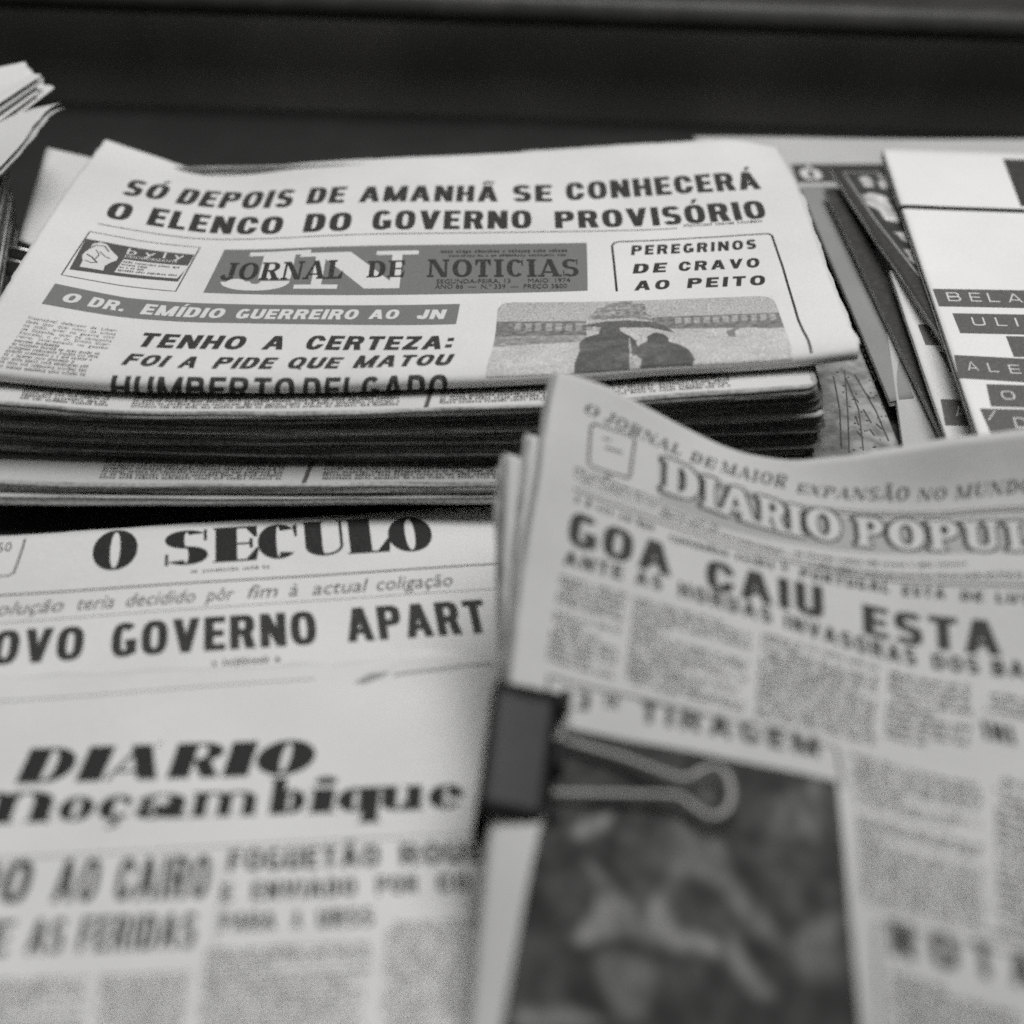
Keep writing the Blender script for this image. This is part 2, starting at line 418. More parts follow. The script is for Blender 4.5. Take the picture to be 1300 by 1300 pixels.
        if ch == 'i': s.V(0); s.rect(-.1, .93, tx * .6, 1); s.rect(-.08, 0, tx + .08, .05); s.ring(tx / 2, 1.32, tx * .52, .17, 0, 360, tx=tx * .5, ty=.16); return tx
        if ch == 'u':
            w = 1.0 * k; s.V(0, tx, .3, 1); s.V(w - tx, tx, 0, 1); s.rect(-.1, .93, tx * .6, 1); s.rect(w - tx - .1, .93, w - .1, 1); s.rect(w - .05, 0, w + .1, .05)
            s.ring(w * .45, .32, w * .45, .32, -180, 0, k=12); return w + .04
        s.rect(0, 0, w, 1); return w

_gc = {}
def band_clip(p, y0, y1):
    for sg, lim in ((1, y0), (-1, y1)):
        q = []
        for i in range(len(p)):
            a, b = p[i], p[(i + 1) % len(p)]; da, db = sg * (a[1] - lim), sg * (b[1] - lim)
            if da >= 0: q.append(a)
            if (da > 0 > db) or (da < 0 < db):
                u = da / (da - db); q.append((a[0] + (b[0] - a[0]) * u, lim))
        p = q
        if len(p) < 3: return None
    return p
def tri_glyph(st, ch, bands=0):
    key = (st.key(), ch, bands)
    if key in _gc: return _gc[key]
    L, w = st.glyph(ch)
    if bands: L = [q for p in L for j in range(-bands, 2 * bands) for q in [band_clip(p, j / bands, (j + 1) / bands)] if q]
    if not L:
        _gc[key] = (np.zeros((0, 2)), [], w); return _gc[key]
    vs, fs = [], []
    for p in L:
        a = sum(p[i][0] * p[(i + 1) % len(p)][1] - p[(i + 1) % len(p)][0] * p[i][1] for i in range(len(p)))
        if abs(a) < 1e-7: continue
        if a < 0: p = p[::-1]
        q = []
        for i in range(len(p)):
            u, v = p[i], p[(i + 1) % len(p)]; n = max(1, int(math.hypot(v[0] - u[0], v[1] - u[1]) / .25))
            for j in range(n): q.append((u[0] + (v[0] - u[0]) * j / n, u[1] + (v[1] - u[1]) * j / n))
        fs.append(list(range(len(vs), len(vs) + len(q)))); vs += q
    r = delaunay_2d_cdt([Vector(v) for v in vs], [], fs, 1, 1e-6)
    V = np.array([(v.x, v.y) for v in r[0]]); F = [f for f, o in zip(r[2], r[5]) if o]
    _gc[key] = (V, F, w); return _gc[key]

_fc = {}
def font_text(text, res=2):
    """small type in the built-in face: unit cap height, natural width"""
    if text in _fc: return _fc[text]
    c = bpy.data.curves.new('type', 'FONT'); c.body = text; c.resolution_u = res; c.size = 1.4
    o = bpy.data.objects.new('type', c); COL.objects.link(o)
    me = o.to_mesh(); V = np.array([v.co[:2] for v in me.vertices]); F = [list(p.vertices) for p in me.polygons]
    o.to_mesh_clear(); bpy.data.objects.remove(o); bpy.data.curves.remove(c)
    x0, x1 = V[:, 0].min(), V[:, 0].max(); V[:, 0] -= x0
    _fc[text] = (V, F, x1 - x0); return _fc[text]

class Ink:
    """printing on a page: polygons in page coordinates, linked as ONE mesh a hair above the paper"""
    def __init__(self, page, d=0.00012): self.p, self.d, self.S, self.F, self.c = page, d, [], [], 0
    def add(self, st, F):
        st = np.asarray(st, float); self.S.append(st); self.F += [[i + self.c for i in f] for f in F]; self.c += len(st)
    def frame(self, x0, y0, x1, y1, cap):
        a, b = np.array(self.p.inv(x0, y0)), np.array(self.p.inv(x1, y1))
        xm, ym = (x0 + x1) / 2, (y0 + y1) / 2
        h = self.p.inv(xm, ym)[1] - self.p.inv(xm, ym - cap)[1]
        return a, b, h
    def place(self, V, F, w, a, b, h, shear=0.0):
        g = V[:, 0] / w + shear * V[:, 1]
        self.add(np.stack([a[0] + g * (b[0] - a[0]), a[1] + g * (b[1] - a[1]) - V[:, 1] * h], 1), F)
    def word(self, style, text, x0, y0, x1, y1, cap, ls=.13, slant=0.0):
        """a word whose baseline runs from (x0,y0) to (x1,y1)"""
        a, b, h = self.frame(x0, y0, x1, y1, cap)
        parts, x = [], 0.0
        for ch in text:
            V, F, w = tri_glyph(style, ch)
            parts.append((V + np.array([x, 0]) if len(V) else V, F)); x += w + ls
        x -= ls
        for V, F in parts:
            if len(V): self.place(V, F, x, a, b, h, slant / x)
        return self
    def dilated(self, style, text, x0, y0, x1, y1, cap, ls, ex, ey):
        for dx in (-ex, 0, ex):
            for dy in (-ey, 0, ey):
                self.d += 1e-6; self.word(style, text, x0 + dx, y0 + dy, x1 + dx, y1 + dy, cap, ls)
    def small(self, text, x0, y0, x1, y1, cap, slant=0.0):
        a, b, h = self.frame(x0, y0, x1, y1, cap)
        V, F, w = font_text(text); self.place(V, F, w, a, b, h, slant / w); return self
    def quad(self, tl, tr, br, bl, nx=12, ny=3):
        c = self.p.invs([tl, tr, br, bl]); self.quad_st(c, nx, ny); return self
    def quad_st(self, c, nx=12, ny=3):
        u, v = np.meshgrid(np.linspace(0, 1, nx + 1), np.linspace(0, 1, ny + 1)); u, v = u.ravel()[:, None], v.ravel()[:, None]
        st = c[0] * (1 - u) * (1 - v) + c[1] * u * (1 - v) + c[2] * u * v + c[3] * (1 - u) * v
        self.add(st, grid_faces(ny + 1, nx + 1))
    def line(self, pts, w, n=6):
        """a rule through pixel-measured points, w page units wide"""
        q = self.p.invs(pts); self.line_st(q, w, n); return self
    def line_st(self, q, w, n=6):
        k = np.linspace(0, 1, len(q)); x = np.linspace(0, 1, n * (len(q) - 1) + 1)
        c = np.stack([np.interp(x, k, q[:, 0]), np.interp(x, k, q[:, 1])], 1)
        asp = np.array(self.p.size)
        d = np.gradient(c * asp, axis=0); d /= np.linalg.norm(d, axis=1)[:, None] + 1e-9
        nrm = np.stack([-d[:, 1], d[:, 0]], 1) * w / 2 / asp
        st = np.vstack([c + nrm, c - nrm]); m = len(c)
        self.add(st, [(i, i + 1, m + i + 1, m + i) for i in range(m - 1)])
    def body(self, tl, tr, br, bl, lines, chars, fill=.55, rag=.0, seed=1, gap=.8, skip=0.0):
        """set type too small to read: rows of letter-sized marks with word gaps"""
        rg = random.Random(seed); c = self.p.invs([tl, tr, br, bl])
        def at(u, v): return c[0] * (1 - u) * (1 - v) + c[1] * u * (1 - v) + c[2] * u * v + c[3] * (1 - u) * v
        for i in range(lines):
            v1 = (i + .8) / lines; xh = fill / lines
            u, end = (2.0 / chars if rg.random() < .12 else 0), (1 - rg.random() * rag if rg.random() > .12 else rg.uniform(.3, .9))
            cw = 1.0 / chars
            if rg.random() < skip: continue
            if rg.random() < skip * 2: end = rg.uniform(.25, .7)
            while u < end - cw:
                for _ in range(rg.randint(1, 9)):
                    if u > end - cw: break
                    w = cw * rg.uniform(.55, .8); top = v1 - xh * (1.5 if rg.random() < .25 else 1.0); bot = v1 + (xh * .4 if rg.random() < .1 else 0)
                    if rg.random() < .4:
                        self.add([at(u, top), at(u + w * .42, top), at(u + w * .42, bot), at(u, bot)], [(0, 3, 2, 1)])
                        self.add([at(u + w * .62, v1 - xh), at(u + w, v1 - xh), at(u + w, v1), at(u + w * .62, v1)], [(0, 3, 2, 1)])
                    else:
                        self.add([at(u, top), at(u + w, v1 - xh), at(u + w, v1), at(u, bot)], [(0, 3, 2, 1)])
                    u += cw
                u += cw * gap
        return self
    def build(self, name, m, parent):
        st = np.vstack(self.S)
        return link(name, self.p.off(st[:, 0], st[:, 1], self.d), self.F, m, parent, True)

def inpoly(x, y, P):
    P = np.asarray(P); r = np.zeros(x.shape, bool); n = len(P)
    for i in range(n):
        (x0, y0), (x1, y1) = P[i], P[(i + 1) % n]
        if y0 == y1: continue
        c = ((y0 > y) != (y1 > y)) & (x < (x1 - x0) * (y - y0) / (y1 - y0) + x0)
        r ^= c
    return r
def raster(name, page, corners, nx, ny, paint, parent, d=0.00012):
    """a printed picture: a fine grid on the page whose points carry the printed tone"""
    c = page.invs(corners); u, v = np.meshgrid(np.linspace(0, 1, nx + 1), np.linspace(0, 1, ny + 1)); u, v = u.ravel(), v.ravel()
    U, Vv = u[:, None], v[:, None]
    st = c[0] * (1 - U) * (1 - Vv) + c[1] * U * (1 - Vv) + c[2] * U * Vv + c[3] * (1 - U) * Vv
    tone = paint(st[:, 0], st[:, 1], u, v, lambda pts: page.invs(pts))
    o = link(name, page.off(st[:, 0], st[:, 1], d), grid_faces(ny + 1, nx + 1), M['raster'], parent)
    at = o.data.color_attributes.new('tone', 'FLOAT_COLOR', 'POINT')
    col = np.stack([tone * 1.01, tone, tone * .985, np.ones_like(tone)], 1).astype(np.float32)
    at.data.foreach_set('color', col.ravel())
    return o
def vnoise(x, y, f, seed=0):
    rg = np.random.default_rng(seed); T = rg.random((64, 64))
    X, Y = x * f, y * f; i, j = np.floor(X).astype(int), np.floor(Y).astype(int); a, b = X - i, Y - j
    a, b = a * a * (3 - 2 * a), b * b * (3 - 2 * b); g = lambda p, q: T[p % 64, q % 64]
    return (g(i, j) * (1 - a) + g(i + 1, j) * a) * (1 - b) + (g(i, j + 1) * (1 - a) + g(i + 1, j + 1) * a) * b

def rows_page(rows, y0s, k, ncol=11, width=None, curve=None):
    """page through measured text rows: each row lies in an upright plane Y = y0 + k X, spaced evenly along its length"""
    P, wid = [], []
    kl = [k] * len(rows) if np.isscalar(k) else k
    for row, y0, k in zip(rows, y0s, kl):
        row = np.array(row, float)
        xs = np.linspace(row[0, 0], row[-1, 0], 160)
        ys = hermite_1d(row[:, 0], xs) @ row[:, 1]
        q = np.array([at_plane(x, y, y0, k) for x, y in zip(xs, ys)])
        L = np.concatenate([[0], np.cumsum(np.linalg.norm(np.diff(q, axis=0), axis=1))])
        wid.append(L[-1]); u = np.linspace(0, L[-1] if width is None else width, ncol)
        W_ = hermite_1d(L, u)
        P.append(W_ @ q)
    P = np.array(P)
    mid = P[:, ncol // 2]; t = np.concatenate([[0], np.cumsum(np.linalg.norm(np.diff(mid, axis=0), axis=1))])
    return P, t, wid

# ------------------------------------------------------------------ the stand
stand = empty('display_stand', (0, 0.9, 0), 'dark display shelf with an upright back panel and a rounded rail under all the papers', 'display stand')
def box_mesh(x0, x1, y0, y1, z0, z1, bev=0.0):
    V = [(x, y, z) for x in (x0, x1) for y in (y0, y1) for z in (z0, z1)]
    F = [(0, 1, 3, 2), (4, 6, 7, 5), (0, 4, 5, 1), (2, 3, 7, 6), (0, 2, 6, 4), (1, 5, 7, 3)]
    return V, F
def tube(pts, r, n=12, cap=True):
    pts = np.asarray(pts, float); V, F = [], []
    up = np.array([0, 0, 1.0]); rr = np.broadcast_to(r, (len(pts),))
    T = np.gradient(pts, axis=0); T /= np.linalg.norm(T, axis=1)[:, None]
    a = np.cross(T[0], up); a = a if np.linalg.norm(a) > 1e-3 else np.array([1.0, 0, 0]); a /= np.linalg.norm(a)
    for i, p in enumerate(pts):
        a = a - T[i] * (a @ T[i]); a /= np.linalg.norm(a); b = np.cross(T[i], a)
        for j in range(n):
            th = 2 * math.pi * j / n; V.append(p + (a * math.cos(th) + b * math.sin(th)) * rr[i])
    for i in range(len(pts) - 1):
        for j in range(n): F.append((i * n + j, i * n + (j + 1) % n, (i + 1) * n + (j + 1) % n, (i + 1) * n + j))
    if cap: F.append(tuple(range(n))[::-1]); F.append(tuple((len(pts) - 1) * n + j for j in range(n)))
    return np.array(V), F
link('shelf', *box_mesh(-1.2, 1.2, 0.1, 1.252, -0.03, 0.0), M['shelf'], stand, False)
V, F = box_mesh(-1.2, 1.2, 1.254, 1.275, -0.03, 0.60); link('back_panel', V, F, M['panel'], stand, False)
V, F = tube([(x, 1.236, 0.0905) for x in np.linspace(-1.2, 1.2, 20)], 0.0125, 16); link('rail', V, F, M['rail'], stand)

# ------------------------------------------------------------------ the big headline newspaper on top of the stack
ZJ = 0.072
rowsJ = [
 [(134,177),(160,186),(200,199),(240,212),(272,219),(342,211),(465,202),(558,198),(708,191),(815,184),(890,181),(968,180),(987,187)],
 [(88,236),(110,239),(153,248),(207,255),(262,262),(367,261),(456,256),(631,255),(720,253),(880,244),(966,239),(1012,237)],
 [(64,272),(124,284),(180,294),(250,303),(290,304),(450,298),(650,295),(855,290),(970,282),(1027,278)],
 [(23,339),(78,349),(150,361),(223,370),(258,372),(435,375),(600,373),(746,369),(900,360),(1000,354),(1054,352)],
 [(-22,414),(50,426),(110,435),(172,440),(307,443),(575,443),(700,437),(850,428),(1000,418),(1079,412)],
 [(-52,458),(0,465),(77,473),(154,478),(250,479),(311,480),(435,479),(527,475),(600,473),(701,468),(754,465),(877,455),(950,452),(1035,444),(1089,437)]]
KJ = 0.02
y0J = []
for r in rowsJ:
    a = np.array(r, float); y = float(hermite_1d(a[:, 0], [620.0])[0] @ a[:, 1])
    p = at_z(620, y, ZJ); y0J.append(p[1] - KJ * p[0])
P, tJ, widJ = rows_page(rowsJ, y0J, KJ, 15)
WJ, HJ = widJ[-1], tJ[-1]
# the fold: the page rolls over its front edge and under
fw = np.array([0, -1.0, 0]); dn = np.array([0, 0, -1.0])
last = P[-1]
ext = [last + fw * .0030 + dn * .0013, last + fw * .0042 + dn * .0038, last + fw * .0034 + dn * .0064, last + fw * .0006 + dn * .0080]
P = np.concatenate([P, np.array(ext)])
tJ = np.concatenate([tJ, HJ + np.array([.0033, .0062, .0089, .0121])]) / HJ
JN = Page(np.linspace(0, 1, 15), tJ, P); JN.size = (WJ, HJ)
print('JN width %.3f height %.3f widths %s' % (WJ, HJ, [round(w, 3) for w in widJ]))
tE = tJ[-1]

SANS = G(tx=.315, ty=.185, n=2.7)                     # heavy grotesque capitals
SANSW = G(tx=.285, ty=.215, n=2.4, wf=1.0)
HEAVY = G(tx=.32, ty=.19, n=2.7)
SLAB = G(tx=.26, hx=.12, ty=.09, serif=1, sh=.09, sl=.10, n=2.2)
FAT = G(tx=.40, hx=.07, ty=.05, serif=1, sh=.035, sl=.05, n=2.1, wf=1.08)
LOGO = G(tx=.34, hx=.10, ty=.12, serif=1, sh=.11, sl=.16, n=2.2)
DECO = G(tx=.40, hx=.09, ty=.08, n=2.0, wf=1.1, rt=.30)
FATLOW = G(tx=.44, hx=.1, ty=.07, n=2.1, wf=1.15)
DID = G(tx=.24, hx=.09, ty=.08, serif=1, sh=.07, sl=.09, n=2.1)
MONO = G(tx=.10, ty=.11, n=3.0)                     # embossed tape letters

paper = empty('newspaper', (JN(.5, .5)[0][0], JN(.5, .5)[0][1], 0.064), 'newspaper folded on top of the tall stack, two line headline SÓ DEPOIS DE AMANHÃ', 'newspaper')
front = sheet('front_page', JN, 0, 1, 0, tE, 170, 130, .0004, M['news'], paper, M['page_edge'], jag=.0010, seed=3)
hd = Ink(JN)
for t, x0, y0, x1, y1, c in [('SÓ',153,247,207,254,21),('DEPOIS',222,258,369,263,20),('DE',388,259,436,257.5,20),('AMANHÃ',455,257,632,256,20),('SE',651,256,701,256,21),('CONHECERÁ',719,254.5,967,240,23)]:
    hd.word(SANS, t, x0, y0, x1, y1, c, .16)
for t, x0, y0, x1, y1, c in [('O',132,276,162,281,22),('ELENCO',185,285,356,297,22),('DO',384,295,444,293,23),('GOVERNO',471,292,675,290,23.5),('PROVISÓRIO',705,290,974,277,23.5)]:
    hd.word(SANS, t, x0, y0, x1, y1, c, .16)
hd.build('headline', M['ink_soft'], front)
rl = Ink(JN); rl.line([(124,284),(180,294),(250,303),(290,304),(450,298),(650,295),(860,290)], .0009, 10)
rl.body((868,284),(975,277.5),(975,283),(868,289),1,26,.5,seed=5)
rl.build('rule', M['ink_mid'], front)
bn = Ink(JN); bn.quad((285,317),(745,308.5),(746,369),(258,371.5),60,8)
bn.build('masthead_panel', M['ink_grey'], front)
ms = Ink(JN, .00022)
ms.word(LOGO, 'J', 284, 367, 385, 367, 47, 0); ms.word(LOGO, 'N', 372, 367, 528, 366, 47, 0)
ms.build('masthead_initials', M['ink_white'], front)
ms = Ink(JN, .00034)
ms.word(SLAB, 'JORNAL', 280, 355, 433, 354, 22, .12); ms.word(SLAB, 'DE', 465, 353, 512, 352, 21, .12); ms.word(SLAB, 'NOTICIAS', 542, 352, 735, 351, 22, .16)
ms.small('SEGUNDA-FEIRA, 13       MAIO  1974', 554, 360.5, 724, 358.5, 5.5); ms.small('ANO 86  —  N.º 339  —  PREÇO 3$00', 552, 367, 720, 366, 5.5)
ms.body((560,318),(722,316.5),(722,321),(560,322.5),1,40,.6,seed=8); ms.body((570,324),(720,322.5),(720,326),(570,327),1,40,.6,seed=9)
ms.build('masthead', M['ink_soft'], front)
bn = Ink(JN); bn.quad((70,360),(584,386),(579,412),(53,385.5),6,3)
# the banner follows its printed line in two spans
bn = Ink(JN)
for a, b in [(((70,360),(53,385.5)),((160,378),(146,401.5))),(((160,378),(146,401.5)),((270,385.5),(258,409.5))),(((270,385.5),(258,409.5)),((584,386),(579,411.5)))]:
    bn.quad(a[0], b[0], b[1], a[1], 20, 4)
bn.build('banner', M['ink_grey'], front)
bw = Ink(JN, .00024)
for t, x0, y0, x1, y1, c in [('O',76,383,97,386,12.5),('DR.',110,389,155,396,13),('EMÍDIO',177,399,281,404.5,13),('GUERREIRO',297,405,452,406,12.5),('AO',467,405.5,504,405.5,12),('JN',528,405.5,563,405.5,12)]:
    bw.word(SANSW, t, x0, y0, x1, y1, c, .14, .18)
bw.build('banner_lettering', M['ink_white'], front)
sh = Ink(JN)
for t, x0, y0, x1, y1, c in [('TENHO',171,440,306,444,17.5),('A',331,444,358,444,17.5),('CERTEZA:',385,444,572,443,17.5),('FOI',153,463,207,466,14.5),('A',224,467,246,467.5,14.5),('PIDE',268,468,344,468.5,14.5),('QUE',362,468,428,468,14.5),('MATOU',447,467.5,570,464,14.5)]:
    sh.word(SANSW, t, x0, y0, x1, y1, c, .16, .12)
FOLDED = G(tx=.23, ty=.19, n=2.4)
# the last line runs over the fold and under
def over_fold(t, x0, y0, x1, y1, drop, hgt):
    a, b, h = sh.frame(x0, y0, x1, y1, 12)
    a, b = a + np.array([0, drop]), b + np.array([0, drop]); x = 0.0; parts = []
    for ch in t:
        V, F, w = tri_glyph(FOLDED, ch, 16); parts.append((V + np.array([x, 0]), F)); x += w + .18
    x -= .18
    for V, F in parts: sh.place(V, F, x, a, b, hgt, .1 / x)
hF = sh.frame(200, 440, 400, 441, 17)[2]
over_fold('HUMBERTO', 140, 478, 373, 481, .047, hF * 1.05); over_fold('DELGADO', 384, 481, 567, 477, .047, hF * 1.05)
sh.build('subheading', M['ink_soft'], front)
tx = Ink(JN)
T = ['Incansável  defensor  da  Liber-','dade  (por  qual  lutou  de  armas','na  mão,  quer  na  guerra  civil','de  Espanha,  quer  na  campanha','francesa),  o  sr.  dr.  Emídio  Guer-','reiro,  interessado  na  gestão']
for i in range(6):
    v = (i + .8) / 14; xl, yl, xr, yr = 37.5 - v * 40, 401 + v * 66, 151 - v * 36, 418 + v * 61
    tx.small(T[i], xl, yl, xr, yr, 3.8)
tx.body((20.5,430),(136,444),(115,479),(-3,467),8,34,.55,.05,4)
tx.build('article_text', M['ink_text'], front)
pb = Ink(JN)
pb.line([(783,370),(780,340),(777,312),(780,308.5),(785,307),(880,302.5),(970,297),(976,297),(980,299),(994,340),(1013,405),(1030,448)], .0013, 8)
for t, x0, y0, x1, y1, c in [('PEREGRINOS',801,324,960,316,12),('DE',803,347.5,845,345.5,12),('CRAVO',861,344.5,964,339.5,12),('AO',805,369,849,367,12),('PEITO',872,366,971,362,12.5)]:
    pb.word(SANSW, t, x0, y0, x1, y1, c, .26, .2)
pb.build('boxed_heading', M['ink_soft'], front)
ad = Ink(JN)
ad.line([(114,294),(180,306),(254,314),(223,370),(150,362),(78,349),(114,294)], .0008, 8)
ad.quad((109,303),(247,323.5),(226,357.5),(88,342),16,4)
ad.build('advertisement_panel', M['ink_mid'], front)
aw = Ink(JN, .00024)
aw.quad((157,329.5),(240,338),(225,354),(145,346),10,3)
aw.small('b y l y', 160, 323, 233, 330, 8); aw.small('DESODORIZANTE', 158, 327, 225, 334.5, 3.4)
def blob(ink, pts):
    q = ink.p.invs(pts); ink.add(q, [list(range(len(q)))])
blob(aw, [(112,318),(118,310),(128,308),(136,311),(141,318),(150,327),(148,331),(140,334),(133,338),(131,344),(120,342),(101,339),(105,331),(104,325),(108,320)])
aw.build('advertisement_figure', M['ink_white'], front)
ax = Ink(JN, .00036)
ax.body((158,331),(238,339.5),(226,352),(148,345),4,26,.5,.1,11)
ax.line([(113,316),(122,312),(133,313),(138,320)], .0009); ax.line([(110,323),(117,327),(123,334)], .0009); ax.line([(127,320),(133,326),(140,329)], .0007); ax.line([(122,318),(126,324),(121,329)],.0006); ax.line([(108,331),(116,334),(124,333)],.0006)
ax.build('advertisement_text', M['ink_mid'], front)

def paint_pilgrims(s, t, u, v, inv):
    Q = lambda pts: inv([(600 + x / 3.25, 170 + y / 3.25) for x, y in pts])
    g = .36 + .12 * vnoise(u, v, 9, 1) + .06 * vnoise(u, v, 40, 7) + .03 * v
    tone = g
    hz = Q([(85,775),(480,770),(740,755),(1270,738),(1310,800),(1310,830),(60,850)])
    sky = .38 + .05 * vnoise(u, v, 5, 2)
    def put(pts, val): 
        nonlocal tone
        tone = np.where(inpoly(s, t, Q(pts)), val, tone)
    put([(40,640),(1330,610),(1330,745),(1000,752),(740,765),(480,772),(60,780)], sky)
    n = vnoise(u, v, 60, 3)
    put([(80,775),(470,772),(470,828),(80,838)], .12 + .12 * n)
    put([(740,757),(1265,738),(1285,798),(740,805)], .12 + .12 * n)
    for i in range(9):
        x = 175 + i * 42; put([(x,782),(x+26,781),(x+25,812),(x-1,813)], .25 + .14 * n)
    for i in range(11):
        x = 835 + i * 39; y = 760 - i * 1.7; put([(x,y),(x+25,y-1),(x+27,y+24),(x+1,y+26)], .27 + .14 * n)
    put([(80,838),(470,828),(470,856),(80,880)], .17 + .2 * n)
    put([(470,768),(500,740),(512,722),(545,716),(556,702),(600,698),(612,682),(652,678),(664,700),(712,702),(718,742),(738,748),(735,775)], .17 + .24 * n * vnoise(u, v, 34, 4) * 1.6)
    put([(628,684),(634,640),(641,622),(648,640),(654,684)], .17)
    for x, y in [(560,715),(590,712),(640,705),(680,712),(520,735),(560,740),(610,735),(650,735),(690,735)]:
        put([(x,y),(x+11,y),(x+11,y+14),(x,y+14)], .32)
    put([(1045,815),(1100,795),(1110,800),(1080,815),(1085,838),(1058,836)], .2)
    put([(1175,795),(1280,790),(1285,800),(1178,803)], .2)
    put([(425,795),(480,778),(560,765),(640,762),(720,768),(790,790),(835,822),(800,815),(740,800),(660,800),(560,800),(480,795)], .095 + .05 * n)
    put([(425,795),(480,777),(560,764),(640,761),(720,767),(745,776),(640,770),(560,773),(480,786)], .4)
    put([(418,960),(440,900),(442,860),(470,840),(520,825),(528,800),(560,792),(600,792),(612,815),(650,835),(676,855),(680,900),(655,925),(665,975),(668,1010),(500,1022),(418,1000)], .085 + .05 * n * vnoise(u, v, 14, 8) * 2)
    put([(650,905),(690,870),(718,858),(722,835),(750,820),(785,825),(806,840),(808,858),(850,868),(890,890),(918,930),(905,960),(912,1000),(690,1010),(692,960),(700,930)], .085 + .05 * n * vnoise(u, v, 14, 8) * 2)
    # rounded top corners stay unprinted
    asp = 2.6
    for cu in (0, 1):
        du = np.abs(u - cu) * asp; r = .13
        tone = np.where((du < r) & (v < r) & ((du - r)**2 + (v - r)**2 > r * r), .62, tone)
    return tone
raster('printed_photograph', JN, [(632,384),(981,375.5),(1006,456),(617,479)], 320, 140, paint_pilgrims, front)
# inner leaves: they peek out a little past the front page
class Under:
    """the same sheet pushed down by d and shifted in its own plane"""
    def __init__(self, p, d, ds=0, dt=0, rot=0): self.p, self.d, self.ds, self.dt, self.rot = p, d, ds, dt, rot; self.size = p.size
    def _m(self, s, t):
        s = np.asarray(s, float); t = np.asarray(t, float); return s + self.ds + self.rot * (t - .5), t + self.dt
    def __call__(self, s, t): s, t = self._m(s, t); return self.p(s, t) + np.array([0, 0, -self.d])
    def normal(self, s, t): s, t = self._m(s, t); return self.p.normal(s, t)
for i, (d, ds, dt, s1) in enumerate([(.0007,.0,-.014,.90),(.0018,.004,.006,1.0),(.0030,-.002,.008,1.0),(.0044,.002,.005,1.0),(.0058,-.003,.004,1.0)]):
    sheet('inner_page', Under(JN, d, ds, dt), .62 if i == 0 else 0.0, s1, .0, .985, 60, 50, .0004, M['news'] if i < 2 else M['news_grey'], paper, M['page_edge'], jag=.002, seed=20 + i)

